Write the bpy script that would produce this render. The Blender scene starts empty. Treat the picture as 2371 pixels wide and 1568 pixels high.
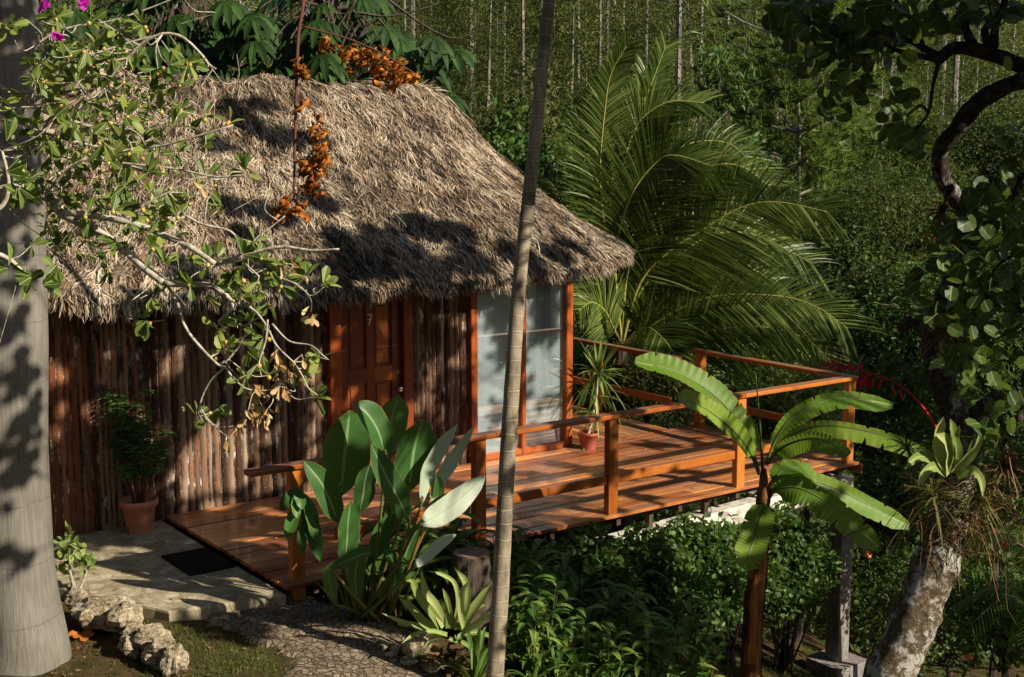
import bpy, math, random
import numpy as np
from mathutils import Vector
rng = np.random.default_rng(11); random.seed(5)
sc = bpy.context.scene
COL = sc.collection
# ------------------------------------------------------------------ camera geometry (measured) 
F = 3000.0; CX, CY = 1185.5, 784.0; H = 3.37; PIT = math.atan(435/3000)
FW = np.array([0, math.cos(PIT), -math.sin(PIT)]); UP = np.array([0, math.sin(PIT), math.cos(PIT)]); RT = np.array([1., 0, 0])
def ray(x, y): return FW + RT*(x-CX)/F + UP*(CY-y)/F
def A(x, y, Y):
    v = ray(x, y); return np.array([0, 0, H]) + v*(Y/v[1])
def G(x, y, z=0.):
    v = ray(x, y); return np.array([0, 0, H]) + v*((z-H)/v[2])
def pj(q):
    r = np.asarray(q, float)-np.array([0, 0, H]); z = r@FW; return CX+F*(r[..., 0])/z, CY-F*(r@UP)/z
O = np.array([-3.28, 11.79]); U = np.array([.805, .594]); N = np.array([-.594, .805])
U /= np.linalg.norm(U); N = np.array([-U[1], U[0]])
def hs(s, t, z=0.):
    q = O+U*s+N*t; return np.array([q[0], q[1], z])
def onplane(x, y, t):          # ray meets the vertical plane t = const of the house grid
    v = ray(x, y); k = (t+O@N)/(v[:2]@N); return np.array([0, 0, H])+v*k
SUN = np.array([math.sin(math.radians(60))*math.cos(math.radians(31)), -math.cos(math.radians(60))*math.cos(math.radians(31)), math.sin(math.radians(31))])

def nz(v):
    v = np.asarray(v, float); return v/np.maximum(np.linalg.norm(v, axis=-1, keepdims=True), 1e-9)

# ------------------------------------------------------------------ mesh collector
class MB:
    def __init__(s): s.v = []; s.q = []; s.idx = []; s.tot = []; s.n = 0
    def add(s, V, faces, Q):
        V = np.asarray(V, float).reshape(-1, 3); Q = np.asarray(Q, float).reshape(-1, 3)
        for f in faces:
            f = np.asarray(f, np.int64)
            if f.ndim == 1: f = f[None]
            s.idx.append((f+s.n).reshape(-1)); s.tot.append(np.full(len(f), f.shape[1]))
        s.v.append(V); s.q.append(Q); s.n += len(V); return s
    def build(s, name, mat, parent=None, smooth=False):
        me = bpy.data.meshes.new(name)
        V = np.concatenate(s.v); idx = np.concatenate(s.idx); tot = np.concatenate(s.tot)
        off = Vector((0, 0, 0))
        pp = parent
        while pp is not None: off = off+pp.location; pp = pp.parent
        V = V-np.array(off)
        me.vertices.add(len(V)); me.vertices.foreach_set('co', V.astype(np.float32).reshape(-1))
        me.loops.add(len(idx)); me.loops.foreach_set('vertex_index', idx.astype(np.int32))
        me.polygons.add(len(tot)); st = np.concatenate([[0], np.cumsum(tot)[:-1]])
        me.polygons.foreach_set('loop_start', st.astype(np.int32)); me.polygons.foreach_set('loop_total', tot.astype(np.int32))
        me.update(calc_edges=True); me.validate()
        a = me.attributes.new('q', 'FLOAT_VECTOR', 'POINT'); Q = np.concatenate(s.q)
        if len(me.vertices) == len(Q): a.data.foreach_set('vector', Q.astype(np.float32).reshape(-1))
        me.polygons.foreach_set('use_smooth', np.full(len(me.polygons), bool(smooth)))
        me.materials.append(mat)
        o = bpy.data.objects.new(name, me); COL.objects.link(o)
        if parent is not None: o.parent = parent
        return o
    # box with axes ax, ay, az (unit), full dims
    def box(s, c, ax, ay, az, dx, dy, dz, r=None):
        r = rng.random() if r is None else r
        c = np.asarray(c, float); ax, ay, az = map(lambda k: nz(np.asarray(k, float)), (ax, ay, az))
        sg = np.array([(i, j, k) for i in (-1, 1) for j in (-1, 1) for k in (-1, 1)])*.5
        L = sg*np.array([dx, dy, dz]); V = c+L[:, :1]*ax+L[:, 1:2]*ay+L[:, 2:]*az
        Q = np.stack([np.full(8, r), L[:, 1]+L[:, 2]*1.3, L[:, 0]], 1)
        fs = [[0, 1, 3, 2], [4, 6, 7, 5], [0, 4, 5, 1], [2, 3, 7, 6], [0, 2, 6, 4], [1, 5, 7, 3]]
        return s.add(V, [np.array(fs)], Q)
    def bbox(s, c, ax, ay, az, dx, dy, dz, r=None, bv=.006):   # bevelled long box (8-sided section)
        r = rng.random() if r is None else r
        c = np.asarray(c, float); ax, ay, az = map(lambda k: nz(np.asarray(k, float)), (ax, ay, az))
        y, z = dy/2, dz/2; b = min(bv, y*.5, z*.5)
        sec = np.array([(-y+b, -z), (y-b, -z), (y, -z+b), (y, z-b), (y-b, z), (-y+b, z), (-y, z-b), (-y, -z+b)])
        V = []; Q = []
        for xx in (-dx/2, dx/2):
            V.append(c+ax*xx+sec[:, :1]*ay+sec[:, 1:]*az); Q.append(np.stack([np.full(8, r), sec[:, 0]+sec[:, 1]*1.3, np.full(8, xx)], 1))
        fs = [[i, (i+1) % 8, 8+(i+1) % 8, 8+i] for i in range(8)]
        return s.add(np.concatenate(V), [np.array(fs), np.array([list(range(7, -1, -1))]), np.array([list(range(8, 16))])], np.concatenate(Q))
    def tube(s, P, R, n=8, r=None, cap=True, wob=0., sq=None):
        P = np.asarray(P, float); m = len(P); R = np.broadcast_to(np.asarray(R, float), (m,))
        r = rng.random() if r is None else r
        T = nz(np.gradient(P, axis=0)); ref = np.array([0, 0, 1.]) if abs(T[0][2]) < .9 else np.array([0, 1., 0])
        a = nz(np.cross(T[0], ref)); Vs = []; Qs = []; th = np.linspace(0, 2*np.pi, n, endpoint=False); L = 0
        for i in range(m):
            a = nz(a-T[i]*(a@T[i])); b = np.cross(T[i], a)
            if i: L += np.linalg.norm(P[i]-P[i-1])
            rr = R[i]*(1+wob*(rng.random(n)-.5))
            Vs.append(P[i]+(np.cos(th)*rr)[:, None]*a+(np.sin(th)*rr)[:, None]*b)
            Qs.append(np.stack([np.full(n, r), th/6.283, np.full(n, L)], 1))
        i = np.arange(m-1)[:, None]*n; j = np.arange(n)[None]; k = (j+1) % n
        fs = np.stack([i+j, i+k, i+n+k, i+n+j], -1).reshape(-1, 4)
        fl = [fs]
        if cap: fl += [np.array([list(range(n-1, -1, -1))]), np.array([[(m-1)*n+x for x in range(n)]])]
        return s.add(np.concatenate(Vs), fl, np.concatenate(Qs))
    # ribbon blade: path P, half widths W, reference normal nrm, fold (V depth ratio), wave
    def blade(s, P, W, nrm, fold=.25, r=None, nx=5, wave=0., side=(1., 1.), ragged=0., pleat=0.):
        P = np.asarray(P, float); m = len(P); W = np.asarray(W, float)
        r = rng.random() if r is None else r
        T = nz(np.gradient(P, axis=0)); nrm = np.asarray(nrm, float)
        S = nz(np.cross(T, nrm)); Nn = nz(np.cross(S, T)); xs = np.linspace(-1, 1, nx)
        ph = rng.random()*6.28; v = np.linspace(0, 1, m); Vs = []; Qs = []
        for i in range(m):
            ws = np.where(xs < 0, side[0], side[1])*W[i]
            if ragged: ws = ws*(1-ragged*rng.random(nx)*(np.abs(xs) > .9))
            off = (xs*ws)[:, None]*S[i]+(np.abs(xs)**1.3*fold*ws)[:, None]*Nn[i]
            off = off+(wave*W[i]*np.sin(v[i]*17+ph+xs*2)*np.abs(xs))[:, None]*Nn[i]
            if pleat: off = off+(pleat*W[i]*math.sin(i*1.5+ph)*np.abs(xs))[:, None]*Nn[i]
            Vs.append(P[i]+off); Qs.append(np.stack([np.full(nx, r), xs, np.full(nx, v[i])], 1))
        i = np.arange(m-1)[:, None]*nx; j = np.arange(nx-1)[None]
        fs = np.stack([i+j, i+j+1, i+nx+j+1, i+nx+j], -1).reshape(-1, 4)
        return s.add(np.concatenate(Vs), [fs], np.concatenate(Qs))
    # many leaves at once
    def leaves(s, tmpl, P, D, Nr, L, W, r):
        V0, F0 = tmpl; P = np.asarray(P, float); n = len(P)
        D = nz(D); S = nz(np.cross(D, Nr)); Nr = np.cross(S, D)
        L = np.broadcast_to(L, (n,)); W = np.broadcast_to(W, (n,)); k = len(V0)
        V = P[:, None]+V0[None, :, :1]*(W[:, None, None]*S[:, None])+V0[None, :, 1:2]*(L[:, None, None]*D[:, None])+V0[None, :, 2:]*(L[:, None, None]*Nr[:, None])
        Q = np.stack([np.broadcast_to(np.asarray(r)[:, None], (n, k)), np.broadcast_to(V0[None, :, 0]*2, (n, k)), np.broadcast_to(V0[None, :, 1], (n, k))], -1)
        fl = [(np.arange(n)[:, None, None]*k+np.array(f)[None]).reshape(-1, np.array(f).shape[1]) for f in F0]
        return s.add(V, fl, Q)

def T_(v, *f): return (np.array(v, float), f)
RHOMB = T_([(0, 0, 0), (.5, .45, .06), (0, 1, -.06), (-.5, .45, .06)], [[0, 1, 2], [0, 2, 3]])
OBOV = T_([(0, 0, 0), (.25, .3, .05), (.5, .68, .07), (.3, .92, .02), (0, 1, -.05), (-.3, .92, .02), (-.5, .68, .07), (-.25, .3, .05), (0, .35, 0), (0, .7, 0)],
          [[0, 1, 8], [0, 8, 7], [3, 4, 9], [4, 5, 9]], [[1, 2, 9, 8], [7, 8, 9, 6]], [[2, 3, 9], [9, 5, 6]])
HEART = T_([(0, 0, 0), (.38, .02, .04), (.5, .35, .05), (.28, .75, 0), (0, 1.05, -.1), (-.28, .75, 0), (-.5, .35, .05), (-.38, .02, .04), (0, .45, -.02)],
           [[0, 1, 8], [1, 2, 8], [2, 3, 8], [3, 4, 8], [4, 5, 8], [5, 6, 8], [6, 7, 8], [7, 0, 8]])
DISC = T_([(0, 0, 0), (.35, .1, .03), (.5, .45, .05), (.38, .85, .02), (0, 1, 0), (-.38, .85, .02), (-.5, .45, .05), (-.35, .1, .03), (0, .5, -.03)],
          [[0, 1, 8], [1, 2, 8], [2, 3, 8], [3, 4, 8], [4, 5, 8], [5, 6, 8], [6, 7, 8], [7, 0, 8]])
NEED = T_([(.5, 0, 0), (-.5, 0, 0), (0, 1, -.08)], [[0, 1, 2]])
STRAP = T_([(.3, 0, 0), (-.3, 0, 0), (.5, .4, .03), (-.5, .4, .03), (.35, .75, -.03), (-.35, .75, -.03), (0, 1, -.14)], [[0, 2, 3, 1], [2, 4, 5, 3]], [[4, 6, 5]])

def catm(pts, n):
    P = np.asarray(pts, float); P = np.concatenate([[2*P[0]-P[1]], P, [2*P[-1]-P[-2]]]); m = len(P)-3
    out = []
    for t in np.linspace(0, m-1e-6, n):
        i = int(t); f = t-i; a, b, c, d = P[i:i+4]
        out.append(.5*((2*b)+(-a+c)*f+(2*a-5*b+4*c-d)*f*f+(-a+3*b-3*c+d)*f**3))
    return np.array(out)
def rdir(n, up=0.):
    v = rng.normal(size=(n, 3)); v = nz(v); v[:, 2] += up; return nz(v)
def jit(P, a): return P+rng.normal(size=np.shape(P))*a

# ------------------------------------------------------------------ materials
MATS = {}
class NT:
    def __init__(s, name):
        s.m = bpy.data.materials.new(name); s.m.use_nodes = True; s.t = s.m.node_tree; s.t.nodes.clear()
        s.out = s.t.nodes.new('ShaderNodeOutputMaterial'); MATS[name] = s.m
    def n(s, typ, ins=None, **kw):
        nd = s.t.nodes.new('ShaderNode'+typ)
        for k, v in kw.items(): setattr(nd, k, v)
        for k, v in (ins or {}).items():
            sock = nd.inputs[k]
            if hasattr(v, 'is_linked') or hasattr(v, 'links'): s.t.links.new(v, sock)
            else: sock.default_value = v
        return nd
    def q(s):
        a = s.n('Attribute', attribute_name='q'); x = s.n('SeparateXYZ', {0: a.outputs['Vector']})
        return x.outputs[0], x.outputs[1], x.outputs[2], a.outputs['Vector']
    def ramp(s, fac, stops):
        r = s.n('ValToRGB', {0: fac}); e = r.color_ramp.elements
        while len(e) < len(stops): e.new(.5)
        for el, (p, c) in zip(e, stops): el.position = p; el.color = (*c, 1)
        return r.outputs[0]
    def math(s, op, a, b=0., c=0.): return s.n('Math', {0: a, 1: b, 2: c}, operation=op).outputs[0]
    def mix(s, f, a, b, bt='MIX'):
        m = s.n('Mix', data_type='RGBA', blend_type=bt)
        for i, v in ((0, f), (6, a), (7, b)):
            if hasattr(v, 'links'): s.t.links.new(v, m.inputs[i])
            elif i == 0: m.inputs[0].default_value = v
            else: m.inputs[i].default_value = (*v, 1)
        return m.outputs[2]
    def noise(s, vec, scale, detail=4, rough=.6, lac=2.):
        i = {'Scale': scale, 'Detail': detail, 'Roughness': rough}
        if vec is not None: i['Vector'] = vec
        return s.n('TexNoise', i).outputs['Fac']
    def obj(s): return s.n('TexCoord').outputs['Object']
    def geo(s): return s.n('NewGeometry').outputs['Position']
    def mapv(s, v, sc_, loc=(0, 0, 0), rot=(0, 0, 0)): return s.n('Mapping', {'Vector': v, 'Scale': sc_, 'Location': loc, 'Rotation': rot}).outputs[0]
    def bump(s, h, st, d=.02): return s.n('Bump', {'Height': h, 'Strength': st, 'Distance': d}).outputs[0]
    def done(s, sh): s.t.links.new(sh, s.out.inputs[0]); return s.m
    def pbr(s, col, rough=.6, spec=.4, normal=None, coat=0., metal=0.):
        i = {'Base Color': col if hasattr(col, 'links') else (*col, 1), 'Roughness': rough, 'Specular IOR Level': spec, 'Metallic': metal, 'Coat Weight': coat}
        if normal is not None: i['Normal'] = normal
        return s.n('BsdfPrincipled', i).outputs[0]

def leafmat(name, dark, mid, light, transl=.3, rough=.45, spec=.4, rib=None, veins=0., patch=0., vd=24.):
    t = NT(name); r, x, y, qv = t.q()
    nz_ = t.noise(t.geo(), 2.2 if name != 'pine_needle' else .25, 2); f = t.math('ADD', t.math('MULTIPLY', r, .75), t.math('MULTIPLY', t.math('SUBTRACT', nz_, .4), .6))
    if name == 'pine_needle': f = t.math('ADD', f, t.math('MULTIPLY', t.math('SUBTRACT', t.n('ObjectInfo').outputs['Random'], .5), .45))
    col = t.ramp(f, [(0, dark), (.45, mid), (1, light)])
    ax = t.math('ABSOLUTE', x)
    nrm = None
    if veins:
        w = t.math('SINE', t.math('MULTIPLY', t.math('ADD', y, t.math('MULTIPLY', ax, -.1)), vd*6.28))
        n2 = t.noise(t.mapv(qv, (1, .6, 26)), 3, 3)
        col = t.mix(t.math('MULTIPLY', t.math('ADD', w, 1.), .09*veins), col, light)
        col = t.mix(t.math('MULTIPLY', n2, .35*veins), col, dark)
        nrm = t.bump(t.math('ADD', w, t.math('MULTIPLY', n2, 2.)), .35*veins, .004)
    if veins:
        en = t.noise(t.geo(), 9., 4, .7); ef = t.math('MULTIPLY', t.math('GREATER_THAN', t.math('ADD', ax, t.math('MULTIPLY', en, .35)), 1.14), .8); col = t.mix(ef, col, (.30, .17, .055))
        sp_n = t.noise(t.geo(), 38., 2); col = t.mix(t.math('MULTIPLY', t.math('GREATER_THAN', sp_n, .74), .6), col, (.25, .18, .05))
    if rib is not None:
        col = t.mix(t.math('LESS_THAN', ax, .07), col, rib)
    if patch:
        pn = t.noise(t.geo(), 14., 3); col = t.mix(t.math('MULTIPLY', t.math('GREATER_THAN', pn, .62), patch), col, (.22, .13, .03))
    tr = t.mix(.45, col, (.25, .34, .03))
    a = t.pbr(col, rough+.06, spec*.6, nrm); b = t.n('BsdfTranslucent', {'Color': tr}).outputs[0]
    return t.done(t.n('MixShader', {0: transl, 1: a, 2: b}).outputs[0])

M = {}
M['thatch_strand'] = None
def make_mats():
    # thatch strands
    t = NT('dry_thatch_strand'); r, x, y, qv = t.q(); g = t.geo()
    big = t.noise(g, 1.1, 5, .65); f = t.math('ADD', t.math('MULTIPLY', r, .8), t.math('MULTIPLY', t.math('SUBTRACT', big, .5), 1.1))
    c = t.ramp(f, [(0, (.022, .017, .012)), (.2, (.08, .060, .042)), (.42, (.25, .185, .12)), (.7, (.50, .40, .29)), (1, (.82, .72, .56))])
    c = t.mix(t.math('MULTIPLY', t.math('GREATER_THAN', t.noise(g, 5, 2), .6), .35), c, (.30, .15, .065))
    a = t.pbr(c, .75, .25); b = t.n('BsdfTranslucent', {'Color': c}).outputs[0]
    M['thatch'] = t.done(t.n('MixShader', {0: .12, 1: a, 2: b}).outputs[0])
    t = NT('dry_thatch_base'); g = t.geo(); n1 = t.noise(g, 30, 6, .7); n2 = t.noise(g, 2, 4)
    c = t.ramp(t.math('ADD', t.math('MULTIPLY', n1, .7), t.math('MULTIPLY', n2, .3)), [(.3, (.02, .016, .013)), (.5, (.06, .048, .036)), (.7, (.15, .115, .08))])
    M['thatch_base'] = t.done(t.pbr(c, .9, .1, t.bump(n1, 1., .05)))
    # bark pole wall
    t = NT('bark_pole'); r, x, y, qv = t.q(); g = t.geo()
    n1 = t.noise(t.mapv(g, (30, 30, 5)), 1, 6, .7); n2 = t.noise(t.mapv(g, (1, 1, .5)), 1.5, 3); n3 = t.noise(g, 70, 4, .7)
    f = t.math('ADD', t.math('MULTIPLY', r, .6), t.math('MULTIPLY', n1, .5))
    gr = t.ramp(f, [(.2, (.024, .010, .005)), (.45, (.105, .047, .024)), (.7, (.25, .145, .085)), (.95, (.5, .38, .28))])
    sx = t.n('SeparateXYZ', {0: g}).outputs[0]
    red = t.ramp(f, [(.2, (.06, .018, .008)), (.55, (.28, .085, .03)), (.9, (.42, .17, .07))])
    redf = t.math('MULTIPLY', t.n('MapRange', {0: t.math('ADD', sx, t.math('MULTIPLY', n2, 1.6)), 1: -2.1, 2: -3.3, 3: 0., 4: .9}).outputs[0], 1.)
    c = t.mix(redf, gr, red); c = t.mix(t.math('MULTIPLY', t.math('GREATER_THAN', n3, .63), .5), c, (.45, .38, .32))
    M['bark'] = t.done(t.pbr(c, .8, .2, t.bump(t.math('ADD', n1, t.math('MULTIPLY', n3, .5)), .9, .02)))
    t = NT('pale_mortar'); g = t.geo(); n = t.noise(t.mapv(g, (9, 9, 5)), 1, 5, .75)
    c = t.ramp(n, [(.40, (.03, .018, .012)), (.55, (.16, .12, .095)), (.66, (.62, .56, .5))]); M['mortar'] = t.done(t.pbr(c, .9, .1, t.bump(n, .6)))
    # varnished woods
    def wood(name, a, b, c_, rough, weather=0., coat=.1):
        t = NT(name); r, x, y, qv = t.q()
        gv = t.mapv(qv, (9, 60, 2.6)); n1 = t.noise(gv, 1, 5, .65); n2 = t.noise(t.mapv(qv, (5, 8, .9)), 1.4, 3)
        f = t.math('ADD', t.math('MULTIPLY', r, .6), t.math('MULTIPLY', n1, .55))
        col = t.ramp(f, [(.15, a), (.5, b), (.9, c_)])
        stn = t.noise(t.geo(), 5.5, 5, .7); col = t.mix(t.n('MapRange', {0: stn, 1: .5, 2: .68, 3: 0., 4: .3}).outputs[0], col, a)
        rg = rough
        if weather:
            g = t.geo(); nn = t.noise(g, 2.3, 4, .6); up = t.n('SeparateXYZ', {0: t.n('NewGeometry').outputs['Normal']}).outputs[2]
            wf = t.math('MULTIPLY', t.math('MULTIPLY', t.math('GREATER_THAN', up, .8), t.n('MapRange', {0: nn, 1: .38, 2: .62}).outputs[0]), weather)
            col = t.mix(wf, col, (.26, .165, .12)); rg = t.n('MapRange', {0: n2, 1: .3, 2: .7, 3: rough-.08, 4: rough+.15}).outputs[0]
        return t.done(t.pbr(col, rg, .45, t.bump(n1, .25, .006), coat))
    M['deck'] = wood('varnished_deck_board', (.08, .02, .008), (.34, .095, .027), (.72, .31, .085), .30, .6, .15)
    M['rail'] = wood('varnished_rail', (.10, .024, .006), (.34, .09, .015), (.62, .22, .035), .34, .9, .08)
    M['door'] = wood('varnished_door', (.10, .018, .006), (.24, .05, .012), (.38, .11, .022), .32, 0, .2)
    M['frame'] = wood('varnished_frame', (.11, .02, .006), (.27, .055, .011), (.46, .12, .022), .34, 0, .08)
    M['dark_wood'] = wood('dark_rough_wood', (.03, .014, .008), (.07, .035, .02), (.12, .06, .035), .7)
    t = NT('brass_metal'); M['metal'] = t.done(t.pbr((.82, .72, .5), .2, .5, metal=1.))
    t = NT('pale_number_paint'); M['num'] = t.done(t.pbr((.85, .80, .62), .35, .5))
    # glass pane : clear, reflecting
    t = NT('window_glass'); fr = t.n('Fresnel', {'IOR': 1.5}).outputs[0]
    gl = t.n('BsdfGlossy', {'Color': (1, 1, 1, 1), 'Roughness': .02}).outputs[0]; tr = t.n('BsdfTransparent', {'Color': (.93, .96, .95, 1)}).outputs[0]
    M['glass'] = t.done(t.n('MixShader', {0: t.math('ADD', t.math('MULTIPLY', fr, 1.3), .05), 1: tr, 2: gl}).outputs[0])
    t = NT('white_curtain'); g = t.geo(); n = t.noise(t.mapv(g, (6, 6, .4)), 1, 2); M['curtain'] = t.done(t.pbr(t.ramp(n, [(.3, (.42, .45, .49)), (.7, (.56, .58, .62))]), .9, .1))
    t = NT('room_plaster'); M['plaster'] = t.done(t.pbr((.3, .25, .2), .9, .1))
    # stones
    def paved(name, scale, c1, c2, c3, joint, bs, jw=.09):
        t = NT(name); g = t.geo(); w = t.n('TexNoise', {'Vector': g, 'Scale': 3.5, 'Detail': 2}).outputs['Color']
        wv = t.n('VectorMath', {0: t.n('VectorMath', {0: w, 1: (.5, .5, .5)}, operation='SUBTRACT').outputs[0], 1: (.14, .14, 0)}, operation='MULTIPLY').outputs[0]
        gv = t.n('VectorMath', {0: g, 1: wv}).outputs[0]; gv = t.mapv(gv, (1, 1, 0))
        e = t.n('TexVoronoi', {'Vector': gv, 'Scale': scale}, feature='DISTANCE_TO_EDGE').outputs['Distance']
        cc = t.n('TexVoronoi', {'Vector': gv, 'Scale': scale}).outputs['Color']; cr = t.n('SeparateXYZ', {0: cc}).outputs[0]
        n = t.noise(g, 34, 6, .75); n2 = t.noise(g, 3, 4)
        col = t.ramp(t.math('ADD', t.math('MULTIPLY', cr, .35), t.math('MULTIPLY', n, .75)), [(.25, c1), (.55, c2), (.85, c3)])
        j = t.n('MapRange', {0: t.math('ADD', e, t.math('MULTIPLY', t.math('SUBTRACT', n, .5), .1)), 1: jw*.35, 2: jw}).outputs[0]
        col = t.mix(j, joint, col); col = t.mix(t.math('MULTIPLY', t.n('MapRange', {0: n2, 1: .45, 2: .7}).outputs[0], .45), col, (.10, .085, .05))
        return t.done(t.pbr(col, .85, .25, t.bump(t.math('ADD', t.math('ADD', j, t.math('MULTIPLY', cr, .5)), t.math('MULTIPLY', n, .9)), bs, .045)))
    M['slab'] = paved('paved_slab', 11, (.22, .18, .11), (.40, .34, .22), (.60, .53, .37), (.26, .215, .14), .25, .04)
    M['path'] = paved('stone_path', 18, (.17, .12, .08), (.38, .29, .20), (.54, .44, .315), (.15, .11, .07), 1., .10)
    t = NT('weathered_rock'); g = t.geo(); n = t.noise(g, 9, 8, .75); n2 = t.noise(g, 45, 5, .7)
    col = t.ramp(t.math('ADD', t.math('MULTIPLY', n, .6), t.math('MULTIPLY', n2, .4)), [(.38, (.04, .03, .02)), (.46, (.24, .18, .11)), (.54, (.55, .46, .31)), (.64, (.80, .75, .60))])
    M['rock'] = t.done(t.pbr(col, .9, .2, t.bump(t.math('ADD', n, t.math('MULTIPLY', n2, .5)), 1., .05)))
    t = NT('white_weathered_concrete'); g = t.geo(); n = t.noise(g, 6, 8, .7); n2 = t.noise(t.mapv(g, (40, 40, 4)), 1, 4)
    col = t.ramp(n, [(.3, (.22, .19, .15)), (.5, (.62, .58, .5)), (.7, (.8, .78, .72))]); M['concrete'] = t.done(t.pbr(col, .85, .2, t.bump(n, .5, .01)))
    t = NT('grey_weathered_concrete'); g = t.geo(); n = t.noise(t.mapv(g, (24, 24, 3)), 1, 7, .75); n2 = t.noise(g, 40, 4, .7)
    col = t.ramp(t.math('ADD', t.math('MULTIPLY', n, .6), t.math('MULTIPLY', n2, .4)), [(.3, (.07, .06, .052)), (.5, (.22, .195, .18)), (.7, (.45, .41, .38))]); M['pillar'] = t.done(t.pbr(col, .85, .2, t.bump(n, .7, .01)))
    t = NT('terracotta'); g = t.geo(); n = t.noise(g, 12, 5); M['terra'] = t.done(t.pbr(t.ramp(n, [(.3, (.48, .17, .09)), (.7, (.66, .29, .18))]), .65, .3))
    t = NT('red_plastic_pot'); M['redpot'] = t.done(t.pbr((.42, .10, .06), .5, .4))
    t = NT('black_rubber_mat'); g = t.geo(); M['mat'] = t.done(t.pbr((.006, .007, .009), .85, .2, t.bump(t.noise(g, 200, 2), .6, .004)))
    # soil and ground
    t = NT('earth_ground'); g = t.geo(); n = t.noise(g, 7, 8, .75); n2 = t.noise(g, 60, 5, .8); n3 = t.noise(g, .9, 3)
    col = t.ramp(t.math('ADD', t.math('MULTIPLY', n, .55), t.math('MULTIPLY', n2, .45)), [(.36, (.025, .016, .009)), (.5, (.11, .07, .035)), (.64, (.25, .16, .075))])
    col = t.mix(t.math('MULTIPLY', t.n('MapRange', {0: n3, 1: .4, 2: .62}).outputs[0], .55), col, (.065, .085, .022))
    M['soil'] = t.done(t.pbr(col, .95, .1, t.bump(t.math('ADD', n, n2), 1., .04)))
    t = NT('forest_floor'); g = t.geo(); n = t.noise(g, .5, 8, .75); n2 = t.noise(g, 4, 5, .8)
    col = t.ramp(t.math('ADD', t.math('MULTIPLY', n, .5), t.math('MULTIPLY', n2, .5)), [(.36, (.010, .014, .006)), (.5, (.035, .05, .014)), (.65, (.09, .095, .03))])
    M['forest'] = t.done(t.pbr(col, .95, .1, t.bump(n2, 1., .5)))
    # trunks
    t = NT('royal_palm_bark'); r, x, y, qv = t.q(); g = t.geo()
    n = t.noise(t.mapv(g, (55, 55, 3)), 1, 6, .7); n2 = t.noise(g, 2, 4); ring = t.noise(t.mapv(g, (.6, .6, 6)), 1.2, 3, .5)
    col = t.ramp(t.math('ADD', t.math('MULTIPLY', n, .5), t.math('MULTIPLY', n2, .5)), [(.3, (.088, .078, .063)), (.5, (.185, .168, .138)), (.7, (.32, .292, .245))])
    rg = t.math('PINGPONG', t.math('ADD', y, t.math('MULTIPLY', n2, .12)), .21)
    rf = t.math('LESS_THAN', rg, .004); col = t.mix(t.math('MULTIPLY', rf, .4), col, (.10, .08, .065)); bl = t.n('MapRange', {0: n2, 1: .35, 2: .65}).outputs[0]; col = t.mix(t.math('MULTIPLY', bl, .35), col, (.15, .14, .135))
    M['royal'] = t.done(t.pbr(col, .85, .2, t.bump(t.math('SUBTRACT', n, t.math('MULTIPLY', rf, .3)), .8, .012)))
    t = NT('slender_palm_bark'); r, x, y, qv = t.q(); g = t.geo(); n = t.noise(t.mapv(g, (30, 30, 8)), 1, 6, .7); n2 = t.noise(g, 2.5, 4, .7)
    col = t.ramp(t.math('ADD', t.math('MULTIPLY', n, .45), t.math('MULTIPLY', n2, .6)), [(.36, (.07, .057, .037)), (.5, (.20, .165, .11)), (.66, (.40, .34, .235))])
    rg = t.math('PINGPONG', t.math('ADD', y, t.math('MULTIPLY', n2, .10)), .05); rf = t.math('LESS_THAN', rg, .003)
    col = t.mix(t.math('MULTIPLY', rf, .4), col, (.62, .56, .42)); dk = t.math('LESS_THAN', t.math('ABSOLUTE', t.math('SUBTRACT', rg, .008)), .003); col = t.mix(t.math('MULTIPLY', dk, .28), col, (.07, .055, .035))
    M['slender'] = t.done(t.pbr(col, .75, .25, t.bump(t.math('ADD', t.math('MULTIPLY', n, .4), rf), .6, .008)))
    t = NT('lichen_bark'); g = t.geo(); n = t.noise(g, 7, 8, .75); n2 = t.noise(g, 28, 6, .75); n3 = t.noise(g, 3.5, 4); v = t.n('TexVoronoi', {'Vector': t.mapv(g, (16, 16, 7)), 'Scale': 1.}, feature='DISTANCE_TO_EDGE').outputs['Distance']
    col = t.ramp(t.math('ADD', t.math('MULTIPLY', n, .5), t.math('MULTIPLY', n2, .5)), [(.35, (.05, .035, .02)), (.5, (.17, .13, .08)), (.6, (.30, .24, .15))])
    col = t.mix(t.n('MapRange', {0: n3, 1: .52, 2: .66, 3: 0., 4: .5}).outputs[0], col, (.42, .25, .08))
    col = t.mix(t.n('MapRange', {0: n, 1: .50, 2: .56, 3: 0., 4: .9}).outputs[0], col, (.62, .61, .56))
    M['lichen'] = t.done(t.pbr(col, .9, .15, t.bump(t.math('ADD', t.math('ADD', n, n2), t.math('MINIMUM', v, .25)), 1., .035)))
    t = NT('shaded_lichen_bark'); g = t.geo(); n = t.noise(g, 9, 8, .75); n2 = t.noise(g, 30, 6, .75)  # less lichened bark; the crown's shade is painted into its dark tone
    col = t.ramp(n2, [(.35, (.016, .012, .009)), (.5, (.055, .042, .032)), (.65, (.11, .09, .07))]); col = t.mix(t.n('MapRange', {0: n, 1: .56, 2: .62, 3: 0., 4: .85}).outputs[0], col, (.42, .41, .37))
    M['lichen_shaded'] = t.done(t.pbr(col, .9, .15, t.bump(t.math('ADD', n, n2), 1., .03)))
    t = NT('pale_twig_bark'); g = t.geo(); n = t.noise(g, 40, 4); M['twig'] = t.done(t.pbr(t.ramp(n, [(.3, (.19, .15, .11)), (.5, (.42, .37, .29)), (.7, (.62, .57, .48))]), .8, .2, t.bump(n, .5, .004)))
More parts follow.
